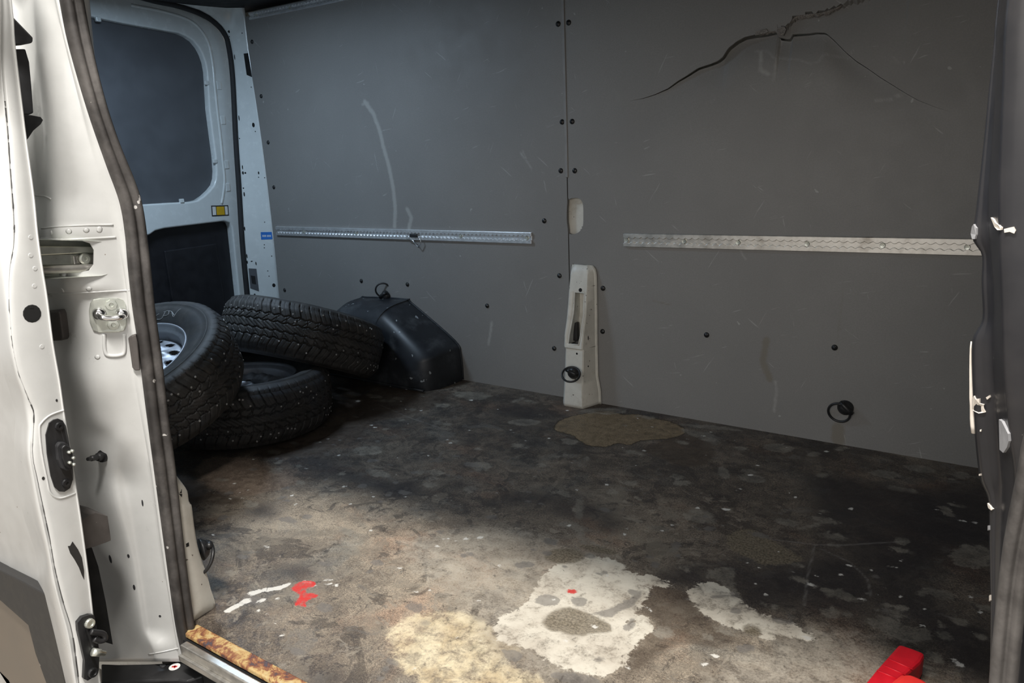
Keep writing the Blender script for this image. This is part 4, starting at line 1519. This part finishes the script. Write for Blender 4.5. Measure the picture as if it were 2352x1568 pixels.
for a, b, r, ry in ((525, 72, .007, .009), (527, 84, .003, .003), (527, 90, .003, .003), (532, 130, .005, .010), (539, 131, .003, .014), (556, 76, .003, .003), (549, 271, .003, .014), (550, 318, .003, .003), (557, 384, .003, .012), (558, 397, .005, .009), (563.5, 397, .005, .005), (559, 432, .004, .004), (561, 446, .004, .012), (577, 200, .003, .003), (582, 287, .008, .012), (586.5, 302, .003, .003), (594, 397, .004, .008), (594, 407, .003, .003), (608, 408, .003, .003),
                    (562, 525, .003, .012), (608, 510, .003, .003), (607, 562, .003, .003), (607, 569, .003, .003), (624, 588, .003, .003), (615, 622, .003, .003), (618, 634, .003, .003), (629, 655, .009, .011), (578, 600, .006, .003), (567, 588, .003, .012), (588, 605, .003, .010), (585, 676, .005, .005), (568, 602, .003, .010)):
    hole(pb, a, b, r, rp, ry)
decal(pb, [(560, 123), (570, 122), (579, 177), (567, 172)], rp, M['void'], 'slot', .0015)
decal(pb, [(571, 616), (589, 617), (595, 669), (575, 662)], rp, M['darkpanel'], 'latch_pocket', .0012)
decal(pb, [(576, 632), (586, 634), (588, 652), (579, 650)], rp, M['black'], 'latch', .004)
bs = decal(pb, [(599, 533), (624, 532.5), (626, 549), (600, 550)], rp, M['blue'], 'blue_sticker', .0015)
for k in range(6):
    x = 603 + k * 3.2 + (1.2 if k > 2 else 0)
    decal(pb, [(x, 539.5), (x + 2.0, 539.4), (x + 2.2, 543.6), (x + .2, 543.8)], bs, M['whitest'], 'print', .0022)


# ------------------------------------------------------------------ door pillar (near left) with its rubber seal
def cut(o, pts, thick):
    me0 = o.data
    c = prism('cutter', pts, thick, None)
    c.location = (0, 0, 0)
    bpy.context.view_layer.update()
    m = o.modifiers.new('b', 'BOOLEAN')
    m.object = c
    m.operation = 'DIFFERENCE'
    m.solver = 'EXACT'
    dg = bpy.context.evaluated_depsgraph_get()
    dg.update()
    me = bpy.data.meshes.new_from_object(o.evaluated_get(dg))
    o.modifiers.clear()
    o.data = me
    bpy.data.objects.remove(c)


JP = thing('door_pillar', 'white door pillar with striker, rubber bumpers and dusty weather seal at the left of the opening', 'door pillar', (-1.55, .75, 0))
STR_R = [(18, -100), (27, 0), (32, 46), (36, 107), (54, 257), (62, 321), (79, 446), (88, 536), (99, 615), (110, 684), (123, 787), (138, 873), (149, 950), (164, 1041), (175, 1113), (188, 1198), (205, 1326), (217, 1433), (232, 1568)]
STR_L = [(-6, -100), (4, 0), (5, 143), (18, 286), (27, 410), (34, 500), (34, 560), (24, 623), (23, 701), (30, 787), (43, 853), (67, 916), (80, 951), (77, 1041), (88, 1100), (102, 1168), (117, 1241), (128, 1305), (147, 1382), (168, 1454), (183, 1568)]
J0 = [(a - 30, b) for a, b in STR_R]
J1 = [(44, 0), (60, 150), (72, 300), (88, 450), (98, 560), (122, 700), (146, 850), (166, 950), (180, 1050), (196, 1130), (209, 1200), (232, 1300), (258, 1420), (276, 1520)]
J2 = [(79, 0), (86, 125), (104, 250), (116, 357), (124, 470), (130, 560), (160, 680), (188, 790), (196, 870), (218, 960), (240, 1010), (251, 1083), (262, 1155), (296, 1284), (320, 1433), (337, 1500)]
J3 = [(102, 0), (112, 125), (136, 250), (158, 357), (178, 450), (200, 600), (232, 800), (262, 930), (283, 1020), (292, 1100), (318, 1250), (345, 1433), (360, 1500)]
J4 = [(125, 0), (150, 107), (186, 250), (221, 393), (258, 514), (283, 620), (296, 740), (306, 860), (322, 950), (345, 1080), (370, 1262), (392, 1400), (408, 1500)]
J5 = [(137, 0), (157, 100), (200, 250), (243, 375), (275, 464), (288, 540), (293, 600), (304, 701), (319, 801), (332, 910), (356, 1092), (379, 1262), (403, 1433), (422, 1518)]
J6 = [(188, 0), (204, 89), (221, 168), (243, 250), (271, 332), (304, 411), (323, 471), (336, 560), (344, 630), (353, 715), (369, 830), (382, 950), (399, 1070), (420, 1262), (443, 1433), (456, 1510)]
J7 = [(206, 0), (214, 89), (223, 168), (238, 250), (262, 332), (296, 411), (316, 471), (330, 560), (340, 630), (348, 715), (364, 830), (378, 950), (394, 1070), (414, 1262), (438, 1433), (450, 1510)]
def sstep(a, b, y):
    k = min(1, max(0, (y - a) / (b - a)))
    return k * k * (3 - 2 * k)


def relief(y):
    band = sstep(440, 520, y) * (1 - sstep(672, 682, y))
    return .014 * band + .004 * (sstep(515, 525, y) - sstep(545, 552, y)) + .004 * (sstep(640, 646, y) - sstep(664, 670, y)) + .010 * math.exp(-((y - 880) / 60) ** 2) - .010 * math.exp(-((y - 1100) / 45) ** 2)


jamb = loft('pillar_panel', -190, 1519, [(J0, 0, -1.69), (J1, 0, lambda y: -1.665 + relief(y) * 1.5), (J2, 0, lambda y: -1.578 + relief(y)), (J3, 0, lambda y: -1.540 + relief(y) * .7 - .022 * sstep(1000, 1120, y) * (1 - sstep(1440, 1490, y))), (J4, 0, -1.514, True), (J5, 0, -1.502), (J6, 0, -1.502), (J7, 0, -1.52)], M['paint'], JP, step=9, sub=6)
pocket = [(60, 551), (150, 553), (238, 556), (254, 562), (262, 578), (262, 612), (254, 626), (232, 632), (150, 637), (60, 642)]
cut(jamb, [P(a, b, 0, -1.45) for a, b in pocket], (-.24, 0, 0))


def pull(q, k):          # shrink an outline about its middle
    cx = sum(a for a, _ in q) / len(q); cy = sum(b for _, b in q) / len(q)
    return [(cx + (a - cx) * k, cy + (b - cy) * k) for a, b in q]


# seal: two lobed rubber profile following the pillar edge
def seal_loft(name, y0, y1, L, Rr, ax, v, mat, parent, high=.022, step=12):
    rows = np.linspace(y0, y1, int(abs(y1 - y0) / step) + 1)
    L = smline(L); Rr = smline(Rr)
    prof = [(0, 0), (.01, .35), (.06, .62), (.16, .80), (.28, .86), (.38, .80), (.44, .66), (.50, .64), (.56, .74), (.66, .98), (.78, 1.0), (.90, .82), (.97, .5), (1.0, .1), (1.0, -.2), (.5, -.3), (0, -.2)]
    vs, fs = [], []
    prev = None
    for y in rows:
        a = P(xat(L, y), y, ax, v); b = P(xat(Rr, y), y, ax, v)
        e = (b - a)
        out = Vector((0, 0, CH)) - (a + b) / 2
        up = Vector((0, 0, 1))
        nrm = e.cross(up).normalized()
        if nrm.dot(out) < 0: nrm = -nrm
        k = len(vs)
        for s, h in prof: vs.append(a + e * s + nrm * h * high)
        if prev is not None:
            m = len(prof)
            for i in range(m):
                j = (i + 1) % m
                fs.append((prev + i, prev + j, k + j, k + i))
        prev = k
    o = mesh(name, vs, fs, mat, parent, smooth=True)
    bm = bmesh.new(); bm.from_mesh(o.data); bmesh.ops.recalc_face_normals(bm, faces=bm.faces); bm.to_mesh(o.data); bm.free()
    return o


seal = seal_loft('weather_seal', -190, 1522, J5, [(a - 2, b) for a, b in J6], 0, -1.5005, M['seal'], JP)
bpy.context.view_layer.update()
jb = bvh_of(jamb)
# rail pocket
lin = [P(a, b, 0, -1.52) for a, b in pull(pocket, 1.03)]
bm = bmesh.new()
r1 = [bm.verts.new(p) for p in lin]
r2 = [bm.verts.new(p + Vector((-.062, 0, 0))) for p in lin]
n = len(lin)
for i in range(n):
    j = (i + 1) % n
    bm.faces.new((r1[i], r1[j], r2[j], r2[i]))
bm.faces.new(r2)
m_ = bm_obj('rail_pocket', bm, M['steel'], JP)


def on(q, x): return [P(a, b, 0, x) for a, b in q]


prism('roller_rail', on(Z2((250, 225), (835, 232), (838, 275), (250, 305)), -1.548), (-.01, 0, 0), M['steel'], JP, .002)
prism('roller_rail', on(Z2((250, 300), (780, 288), (815, 300), (825, 370), (760, 375), (250, 385)), -1.556), (-.008, 0, 0), M['steel'], JP, .002)
bm = bmesh.new()
add_tube(bm, on(smline(Z2((250, 425), (560, 410), (862, 398))), -1.542), .0085, 10)
bm_obj('rail_tube', bm, M['alu'], JP, smooth=True)
prism('bolt_plate', on(Z2((585, 305), (760, 290), (768, 355), (595, 375)), -1.551), (-.005, 0, 0), M['alu'], JP, .0015)
pp = P(675 / 3.484, 500 + 328 / 3.484, 0, -1.549)
bm = bmesh.new()
add_lathe(bm, [(0, .004), (.003, .004), (.004, .006), (.0085, .006), (.0115, .004), (.0115, 0), (0, 0)], 20, frame_at(pp, (1, 0, 0)))
bm_obj('bolt', bm, M['steel'], JP)
hb = prism('rail_stop', on(Z2((885, 290), (905, 285), (912, 310), (912, 355), (900, 372), (888, 350)), -1.595), (-.02, 0, 0), M['void'], JP)

# striker plate
st = decal(jb, Z2((745, 650), (800, 640), (940, 640), (985, 655), (1005, 690), (1018, 760), (1015, 850), (995, 900), (950, 912), (790, 915), (745, 900), (720, 840), (712, 740), (722, 680)), JP, M['steel'], 'striker_plate', .004, .004)
bevel(st, .0015)
for c in ((888, 693), (905, 852)):
    p, n = hit(jb, c[0] / 3.484, 500 + c[1] / 3.484)
    bm = bmesh.new()
    add_lathe(bm, [(0, .004), (.0035, .004), (.0048, .0075), (.0105, .007), (.0115, .004), (.0115, 0), (0, 0)], 8, frame_at(p + n * .003, n))
    bm_obj('bolt', bm, M['steel'], st)
pts = []
p, n = hit(jb, 865 / 3.484, 500 + 780 / 3.484)
def sp(x, y, l): return hit(jb, x / 3.484, 500 + y / 3.484)[0] + n * l
bm = bmesh.new()
add_tube(bm, smooth_open([tuple(v) for v in (sp(790, 770, .004), sp(795, 775, .018), sp(820, 785, .026), sp(890, 790, .026), sp(950, 782, .026), sp(975, 778, .018), sp(978, 775, .004))], 5), .0062, 12)
bm_obj('striker_loop', bm, M['chrome'], st, smooth=True)
for (a, b_, r) in ((795, 765, .0135), (975, 765, .0125)):
    bm = bmesh.new()
    add_lathe(bm, [(0, .012), (r * .5, .012), (r * .9, .008), (r, .0), (0, 0)], 20, frame_at(sp(a, b_, .0035), n))
    bm_obj('striker_boss', bm, M['chrome'], st, smooth=True)
# raised loop in the metal under the striker
bm = bmesh.new()
add_tube(bm, [hit(jb, a / 3.484, 500 + b / 3.484)[0] for a, b in smooth_open([(835, 930), (835, 1030), (850, 1090), (890, 1105), (960, 1100), (995, 1070), (992, 930)], 5)], .004, 8)
bm_obj('pressed_loop', bm, M['paint'], JP, smooth=True)


def lump(px, mat, name, lift, b=jb, bv=.004, parent=JP):
    return bevel(decal(b, px, parent, M[mat], name, lift, .006), bv)


lump(Z2((400, 742), (520, 730), (532, 760), (555, 945), (545, 970), (430, 976)), 'bumper', 'rubber_bumper', .016)
lump(Z2((1030, 955), (1060, 935), (1090, 925), (1108, 1000), (1125, 1212), (1085, 1216), (1062, 1190), (1050, 1100)), 'bumper', 'rubber_bumper', .010)
# fins and slot at the top left
prism('guide_fin', on(Z1((60, 95), (88, 108), (215, 240), (212, 275), (150, 288), (60, 296)), -1.565), (-.012, 0, 0), M['black'], JP, .003)
prism('guide_fin', on(Z1((110, 735), (200, 740), (262, 752), (278, 772), (262, 800), (215, 840), (182, 890), (160, 915), (110, 905)), -1.565), (-.012, 0, 0), M['black'], JP, .003)
prism('cavity', on(Z1((70, 315), (165, 315), (190, 400), (205, 560), (217, 725), (190, 738), (70, 735)), -1.585), (-.03, 0, 0), M['rubber'], JP, .002)
# seams and pressings of the pillar
def bead(q, r, nm='seam', m='paint', b=jb, parent=JP):
    bm = bmesh.new()
    add_tube(bm, [hit(b, *a)[0] for a in smooth_open(q, 5)], r, 6)
    return bm_obj(nm, bm, M[m], parent, smooth=True)


bead(Z1((268, 1468), (400, 1455), (560, 1448), (728, 1445)), .0022)
bead(Z1((268, 1535), (400, 1540), (600, 1532), (745, 1525)), .0025)
bead(Z2((385, 612), (560, 604), (800, 592), (1035, 580)), .0018)
bead(Z3((800, 1412), (880, 1398), (960, 1380)), .0015)
bead(Z1((225, 1255), (290, 1262), (328, 1280)), .002)
for a, b_ in Z1((330, 1498), (443, 1488), (555, 1480), (640, 1472)) + Z2((410, 125), (550, 108), (690, 100), (795, 100), (712, 570), (500, 580), (780, 1115)):
    p, n = hit(jb, a, b_)
    bm = bmesh.new()
    add_lathe(bm, [(0, .0015), (.003, .0013), (.0055, 0), (0, -.001)], 12, frame_at(p, n))
    bm_obj('spot_weld', bm, M['paint'], JP, smooth=True)
# stud
p, n = hit(jb, 236, 1047)
d = (P(202, 1054, 0, p.x + .014) - p).normalized()
bm = bmesh.new()
mt = frame_at(p, d)
add_lathe(bm, [(0, .003), (.0135, .003), (.0135, -.003), (0, -.003)], 18, mt)
add_lathe(bm, [(0, .042), (.0038, .042), (.0045, .038), (.0045, .034), (.0062, .032), (.0062, .016), (.0090, .014), (.0090, 0), (0, 0)], 14, mt)
bm_obj('guide_stud', bm, M['black'], JP, smooth=False)
# rubber block low on the pillar and the black gap below
q = Z3((440, 692), (480, 662), (515, 650), (580, 668), (585, 735), (598, 800), (560, 815), (510, 832), (455, 848))
prism('rubber_block', on(q, -1.52), (-.08, 0, 0), M['bumper'], JP, .004)
prism('cavity', on(Z3((430, 840), (495, 838), (530, 940), (570, 1130), (608, 1360), (560, 1345), (500, 1250)), -1.570), (-.06, 0, 0), M['void'], JP)
for a, b_, r, ry in ((692, 883, .003, .005), (723, 1052, .003, .007), (862, 1207, .003, .003), (595, 900, .004, .011), (768, 598, .002, .008)):
    try: hole(jb, a / 2.346, 900 + b_ / 2.346, r, JP, ry, 'rubber', 'paint_chip', .002)
    except RuntimeError: pass

# inner foot of the pillar beside the floor
IF = thing('pillar_foot', 'white inner pillar foot standing on the floor right of the weather seal', 'pillar', (-1.52, .86, 0))
FL = [(a - 14, b) for a, b in J6]
FR = [(398, 1078), (404, 1090), (425, 1118), (431, 1130), (434, 1152), (440, 1160), (445, 1200), (452, 1245), (463, 1285), (475, 1318), (484, 1352), (495, 1393), (472, 1410), (450, 1426), (440, 1440)]
foot = loft('cover', 1079, 1432, [(FL, 0, -1.515), ([((a + b) / 2, c) for (a, c), b in zip(FR, [xat(FL, q[1]) for q in FR])], 0, -1.50), (FR, 0, -1.515, True), ([(a - 4, b) for a, b in FR], 0, -1.58)], M['paint_worn'], IF, step=8, sub=4)
bpy.context.view_layer.update()
fb = bvh_of(foot)
prism('punched_mark', [hit(fb, a, b)[0] + Vector((.001, 0, 0)) for a, b in ((409, 1131), (417, 1123), (417, 1132))], (-.002, 0, 0), M['void'], IF)
prism('punched_mark', [hit(fb, a, b)[0] + Vector((.001, 0, 0)) for a, b in ((410, 1133), (418, 1134), (417, 1141))], (-.002, 0, 0), M['void'], IF)
decal(fb, [(427, 1248), (433, 1245), (434, 1253), (428, 1256)], IF, M['void'], 'punched_hole', .001)
tie_ring('black lashing ring at the white inner pillar foot near the doorway', P(461, 1262, 0, -1.545), (PI / 2, .25, PI - .3), (.55, .25, 0))

# ------------------------------------------------------------------ the sliding door, pushed back along the outside
SD = thing('sliding_door', 'white sliding door pushed back outside, its scratched leading edge at the far left', 'sliding door', (-1.6, .6, 0))
S0 = [(-60, -100), (-60, 300), (-45, 500), (-20, 640), (0, 744), (12, 840), (30, 900), (43, 951), (40, 1028), (48, 1100), (60, 1177), (78, 1235), (90, 1271), (94, 1310), (96, 1347), (118, 1440), (149, 1568)]
MID = [((xat(S0, y) + xat(STR_L, y)) / 2 + 1, y) for y in range(-100, 1600, 60)]
skin = loft('outer_skin', -200, 1640, [([(a - 700, b) for a, b in S0], 1, .590), ([(a - 8, b) for a, b in S0], 1, .590, True), (S0, 1, .578), (MID, 0, -1.482), ([(a - 3, b) for a, b in STR_L], 0, -1.465)], M['paint'], SD, step=12, sub=6)
strip = loft('leading_edge', -200, 1640, [([(a - 2, b) for a, b in STR_L], 0, -1.466), ([(a + 4, b) for a, b in STR_L], 0, -1.458), ([(a * .5 + xat(STR_L, b) * .5, b) for a, b in STR_R], 0, -1.456), ([(a - 5, b) for a, b in STR_R], 0, -1.459, True), (STR_R, 0, -1.463), ([(a - 12, b) for a, b in STR_R], 0, -1.54)], M['paint'], SD, step=12, sub=4)
bpy.context.view_layer.update()
sb = bvh_of(strip)
# dark broken sealant line between skin and edge
rr2 = random.Random(11)
y = 20
while y < 1540:
    L_ = rr2.uniform(10, 70)
    if rr2.random() < (.45 if y < 560 else .8):
        bm = bmesh.new()
        pts = [P(xat(STR_L, yy) - 1 + rr2.uniform(-.8, .8), yy, 0, -1.463) for yy in np.linspace(y, y + L_ * .8, 5)]
        add_tube(bm, pts, [rr2.uniform(.0006, .0016) for _ in pts], 5)
        bm_obj('sealant_gap', bm, M['moulding'], SD)
    y += L_
hole(sb, 74, 720, .0155, SD, .0165)
decal(sb, [(68, 708), (70, 701), (75, 701), (77, 708)], SD, M['void'], 'key_notch', .001)
q = Z3((262, 165), (285, 148), (310, 142), (335, 152), (352, 180), (366, 250), (388, 400), (390, 470), (375, 515), (345, 535), (315, 533), (290, 510), (270, 450), (250, 330), (243, 230))
cp = decal(sb, q, SD, M['black'], 'contact_plate', .004, .004)
bevel(cp, .002)
pl = decal(sb, Z3((290, 285), (305, 265), (335, 265), (358, 285), (372, 320), (378, 380), (370, 412), (345, 418), (318, 405), (298, 360)), cp, M['rubber'], 'contact_housing', .013, .006)
bevel(pl, .003)
pl = decal(sb, Z3((300, 292), (320, 275), (345, 290), (360, 330), (362, 385), (345, 405), (322, 390), (306, 350)), cp, M['black'], 'contact_housing', .020, .006)
bevel(pl, .002)
for a, b_ in ((366, 308), (372, 345), (375, 380), (350, 315), (354, 370)):
    p, n = hit(sb, a / 2.346 - 7, 900 + b_ / 2.346)
    bm = bmesh.new()
    add_lathe(bm, [(0, .026), (.002, .0255), (.003, .024), (.003, .015), (0, .015)], 10, frame_at(p, n))
    bm_obj('contact_pin', bm, M['steel'], cp, smooth=True)
for a, b_ in ((312, 183), (350, 489)):
    p, n = hit(sb, a / 2.346, 900 + b_ / 2.346)
    bm = bmesh.new()
    add_lathe(bm, [(0, .0055), (.0025, .0055), (.003, .0075), (.0075, .0072), (.0085, .004), (.0085, 0), (0, 0)], 14, frame_at(p, n))
    bm_obj('screw', bm, M['screw'], cp)
# pressed frame round the contact plate
bm = bmesh.new()
add_tube(bm, [hit(sb, *a)[0] for a in smooth_open(Z3((345, 97), (270, 125), (225, 165), (213, 200), (225, 330), (255, 480), (270, 540), (310, 570), (350, 566), (405, 545)), 5)], .002, 6)
bm_obj('pressed_frame', bm, M['paint'], SD, smooth=True)
decal(sb, Z3((365, 830), (378, 828), (390, 805), (393, 835), (420, 848), (412, 870), (440, 890), (435, 912), (452, 960), (452, 1010), (440, 985), (425, 945), (400, 900), (378, 868)), SD, M['moulding'], 'paint_chip', .0006, .0006)
for a, b_, r in ((158, 465, .0025), (280, 45, .002), (235, 920, .002)):
    hole(sb, 60 + a * .25, 900 + b_ / 2.346, r, SD, r * 1.4, 'moulding', 'paint_chip', .002)
for a, b_ in Z2((245, 155), (245, 300), (275, 545), (335, 1030), (280, 405)):
    hole(sb, a, b_, .004, SD, .004, 'paint', 'dimple', .001)
# plastic side moulding
prism('side_moulding', [P(a, b, 1, .572) for a, b in [(-160, 1222), (0, 1308), (55, 1336), (107, 1365), (120, 1410), (134, 1480), (150, 1568), (165, 1640), (128, 1640), (105, 1568), (80, 1500), (64, 1437), (0, 1380), (-160, 1300)]], (0, .02, 0), M['moulding'], SD, .004)
prism('moulding_reflection', [P(a, b, 1, .580) for a, b in [(-160, 1290), (0, 1374), (68, 1434), (84, 1498), (112, 1568), (130, 1640), (60, 1640), (20, 1560), (-10, 1530), (-160, 1450)]], (0, .012, 0), M['moulding_reflection'], SD, .003)  # floor reflection on the lower door, painted as a flat brown piece
# lower roller bracket
q = Z3((405, 1235), (430, 1205), (470, 1192), (495, 1195), (508, 1255), (530, 1290), (530, 1400), (520, 1490), (500, 1520), (460, 1545), (440, 1535), (445, 1440), (420, 1330), (408, 1280))
br = decal(sb, q, SD, M['black'], 'roller_bracket', .010, .010)
bevel(br, .003)
p, n = hit(sb, 197, 1428)
for (a, b_, r, l, m2) in ((197, 1428, .009, .012, 'steel'), (205, 1540, .009, .012, 'black'), (210, 1490, .006, .014, 'black')):
    p, n = hit(sb, a, b_)
    bm = bmesh.new()
    add_lathe(bm, [(0, l + .002), (r * .5, l + .002), (r * .6, l + .004), (r, l + .004), (r * 1.1, l), (r * 1.1, 0), (0, 0)], 14, frame_at(p, n))
    bm_obj('bolt', bm, M[m2], br)
bm = bmesh.new()
add_tube(bm, on(smooth_open(Z3((490, 1290), (515, 1295), (548, 1300), (565, 1315), (560, 1335), (535, 1340), (505, 1330)), 4), -1.437), .006, 8)
bm_obj('bracket_lug', bm, M['black'], br, smooth=True)
a, b2 = on(Z3((500, 1400), (565, 1408)), -1.44)
bm = bmesh.new()
add_tube(bm, [a, a.lerp(b2, .55), a.lerp(b2, .56), b2], [.008, .008, .0055, .005], 12)
bm_obj('bracket_pin', bm, M['steel'], br, smooth=True)
# guide arm down to the sill
ARM = []
bm = bmesh.new()
zz = -.085
top = Z3((545, 1462), (640, 1466), (800, 1463), (980, 1456), (1010, 1448), (1060, 1440), (1095, 1432), (1110, 1455), (1165, 1462), (1172, 1478), (1120, 1495), (1090, 1530), (1010, 1556), (960, 1548), (700, 1556), (600, 1568), (545, 1568))
arm = prism('guide_arm', [P(a, b, 2, zz) for a, b in top], (0, 0, -.022), M['black'], SD, .004)
bm = bmesh.new()
c0 = P(401, 1531, 2, zz + .0006)
add_lathe(bm, [(0, .0004), (.0125, .0004), (.0125, 0), (0, 0)], 28, Matrix.Translation(c0))
bm_obj('round_sticker', bm, M['whitest'], arm)
bm = bmesh.new()
for dx, dy, sx, sy, ro in ((0, 0, .006, .0022, .6), (.001, 0, .0045, .0018, -.7)):
    add_box(bm, (-sx, -sy, 0), (sx, sy, .0005), Matrix.Translation(c0 + Vector((dx, dy, .0006))) @ Matrix.Rotation(ro, 4, 'Z'))
bm_obj('sticker_mark', bm, M['redink'], arm)
for a, b_, r in ((880, 1478, .006), (1100, 1462, .008), (870, 1475, .004)):
    c0 = P(a / 2.346, 900 + b_ / 2.346, 2, zz)
    bm = bmesh.new()
    add_lathe(bm, [(0, .004), (r * .6, .004), (r, .002), (r, 0), (0, 0)], 14, Matrix.Translation(c0))
    bm_obj('rivet', bm, M['rubber'], arm)
bm = bmesh.new()
add_tube(bm, [P(a, b, 2, -.10) for a, b in Z3((1085, 1470), (1180, 1475), (1260, 1500), (1330, 1540), (1400, 1600))], .010, 8)
bm_obj('cable', bm, M['black'], SD, smooth=True)

# ------------------------------------------------------------------ door sill
t = thing('door_sill', 'rusty yellow step edge and aluminium runner along the floor edge at the door opening', 'door sill', (-.7, .80, 0))
box('step_edge', (-1.49, .782, -.010), (.30, .818, .0030), M['rust'], t, .003)
box('runner', (-1.47, .758, -.040), (.30, .776, -.008), M['alu'], t, .003)
box('runner_lip', (-1.47, .750, -.046), (.30, .758, -.030), M['alu'], t, .002)
box('step_well', (-1.60, .50, -.30), (.30, .775, -.24), M['void'], t)
box('well_back', (-1.60, .776, -.30), (.30, .786, -.013), M['void'], t)
box('sill_face', (-1.60, .50, -.40), (.30, .51, -.16), M['black'], t)

# ------------------------------------------------------------------ black pillar on the right
RP = thing('black_pillar', 'black painted door pillar with chipped paint at the right edge of the opening', 'door pillar', (.05, .82, 0))
R0 = [(2296, -60), (2292, 0), (2283, 100), (2272, 200), (2262, 300), (2251, 400), (2239, 500), (2233, 535), (2236, 555), (2248, 572), (2256, 590), (2254, 650), (2257, 715), (2253, 742), (2237, 768), (2231, 800), (2233, 900), (2238, 990), (2245, 1060), (2252, 1105), (2270, 1150), (2272, 1250), (2275, 1400), (2271, 1568), (2270, 1640)]
R1 = [(2302, -60), (2298, 0), (2286, 200), (2277, 350), (2270, 450), (2271, 540), (2277, 600), (2282, 700), (2280, 800), (2288, 950), (2300, 1090), (2303, 1150), (2298, 1300), (2292, 1568), (2290, 1640)]
R2 = [(2314, -60), (2310, 0), (2299, 200), (2291, 400), (2291, 550), (2297, 700), (2302, 850), (2316, 1000), (2328, 1100), (2330, 1300), (2322, 1568), (2320, 1640)]
for L_, yy in ((R0, .872), (R1, .850), (R2, .815)):          # carry the pillar on to the sill and up to the header
    xb, xt = P(*L_[-2], 1, yy)[0], P(*L_[1], 1, yy)[0]
    L_[-1:] = [px_of(xb, yy, z) for z in (.35, .2, .05, -.08)]
    L_[:1] = [px_of(xt, yy, z) for z in (1.52, 1.35)]
pil = loft('pillar_face', R0[0][1], R0[-1][1], [([(a + 22, b) for a, b in R0], 1, .96), (R0, 1, .872), ([((a + xat(R1, b)) / 2, b) for a, b in R0], 1, .858, True), (R1, 1, .850), ([(a + 2, b) for a, b in R1], 1, .838), (R2, 1, .815, True), ([(a + 22, b) for a, b in R2], 1, .806), ([(a + 160, b) for a, b in R2], 1, .80), ([(a + 520, b) for a, b in R2], 1, .78)], M['pillarblack'], RP, step=12, sub=5)
bpy.context.view_layer.update()
bb = bvh_of(pil)


def ZA(*q): return [(2100 + x / 1.96, y / 1.96) for x, y in q]
def ZB(*q): return [(2050 + x / 1.99, 780 + y / 1.99) for x, y in q]


def chip(q, m='chip', lift=.0018, nm='paint_chip'):
    q = [(max(a, xat(smline(R0), b) + .8), b) for a, b in q]
    decal(bb, q, RP, M[m], nm, lift, .0006)


chip(ZA((352, 978), (362, 985), (372, 1002), (388, 1013), (400, 1022), (398, 1034), (382, 1034), (368, 1018)))
chip(ZA((406, 1030), (430, 1024), (450, 1020), (459, 1036), (452, 1050), (432, 1042), (408, 1046)))
chip(ZA((266, 1018), (275, 1008), (287, 1025), (286, 1055), (280, 1075), (268, 1074), (262, 1050)), 'chipgrey', .002)
chip(ZB((362, 300), (368, 270), (377, 255), (385, 270), (403, 268), (402, 290), (422, 295), (415, 308), (428, 330), (400, 335), (385, 328), (366, 318)))
chip(ZB((432, 262), (448, 252), (450, 262), (438, 272)))
chip(ZB((498, 362), (512, 372), (540, 428), (543, 462), (535, 490), (518, 515), (501, 500), (506, 430)), 'chipgrey', .0025, 'peeling_film')
chip(ZB((437, 745), (450, 755), (466, 772), (458, 778), (445, 768), (438, 756)))
chip(ZB((402, 612), (408, 612), (408, 620), (402, 620)))
chip(ZB((402, 410), (408, 410), (408, 417), (402, 417)))
chip(ZB((442, 1170), (452, 1165), (452, 1190), (444, 1195)))
chip(ZB((440, 850), (447, 848), (447, 868), (441, 872)), 'chipgrey')
# bare metal along the flange edge
bm = bmesh.new()
ln = smline(R0)
add_tube(bm, [P(xat(ln, y) - 1, y, 1, .873) for y in np.linspace(784, 994, 14)], [.0007, .001, .0012, .0014, .0016, .0018, .002, .0022, .0025, .0024, .0026, .0030, .0030, .0026], 8)
bm_obj('bare_edge', bm, M['chip'], RP, smooth=True)
sl = seal_loft('weather_seal', 700, 2900, [(a, b) for a, b in [(2450, 680), (2410, 800), (2352, 996), (2336, 1081), (2311, 1207), (2296, 1308), (2281, 1448), (2271, 1568), (2266, 1640), px_of(P(2266, 1640, 1, .775)[0], .775, -.06)]], [(2520, 680), (2486, 800), (2432, 996), (2414, 1081), (2386, 1207), (2366, 1308), (2350, 1448), (2338, 1568), (2332, 1640), px_of(P(2332, 1640, 1, .775)[0], .775, -.06)], 1, .775, M['seal'], RP, .016)

# ------------------------------------------------------------------ red plastic tool end on the floor
t = thing('plastic_stand', 'red plastic tool end lying on the floor at the bottom right', 'tool', P(2060, 1540, 2, 0))
prism('bar', [P(a, b, 2, .052) for a, b in Z6((1766, 1179), (1830, 1200), (1889, 1224), (1868, 1262), (1800, 1322), (1700, 1420), (1560, 1420), (1650, 1310), (1700, 1252))], (0, 0, -.050), M['red'], t, .006)
for k, (a, b_) in enumerate((((1715, 1250), (1830, 1300)), ((1690, 1280), (1800, 1328)), ((1662, 1305), (1760, 1345)))):
    bm = bmesh.new()
    add_tube(bm, [P(*Z6(a)[0], 2, .0525), P(*Z6(b_)[0], 2, .0525)], .0014, 6)
    bm_obj('rib', bm, M['red'], t, smooth=True)
prism('foot', [P(a, b, 2, .062) for a, b in Z6((1740, 1345), (1768, 1324), (1830, 1322), (1880, 1345), (1930, 1380), (1900, 1440), (1660, 1440))], (0, 0, -.058), M['red2'], t, .007)
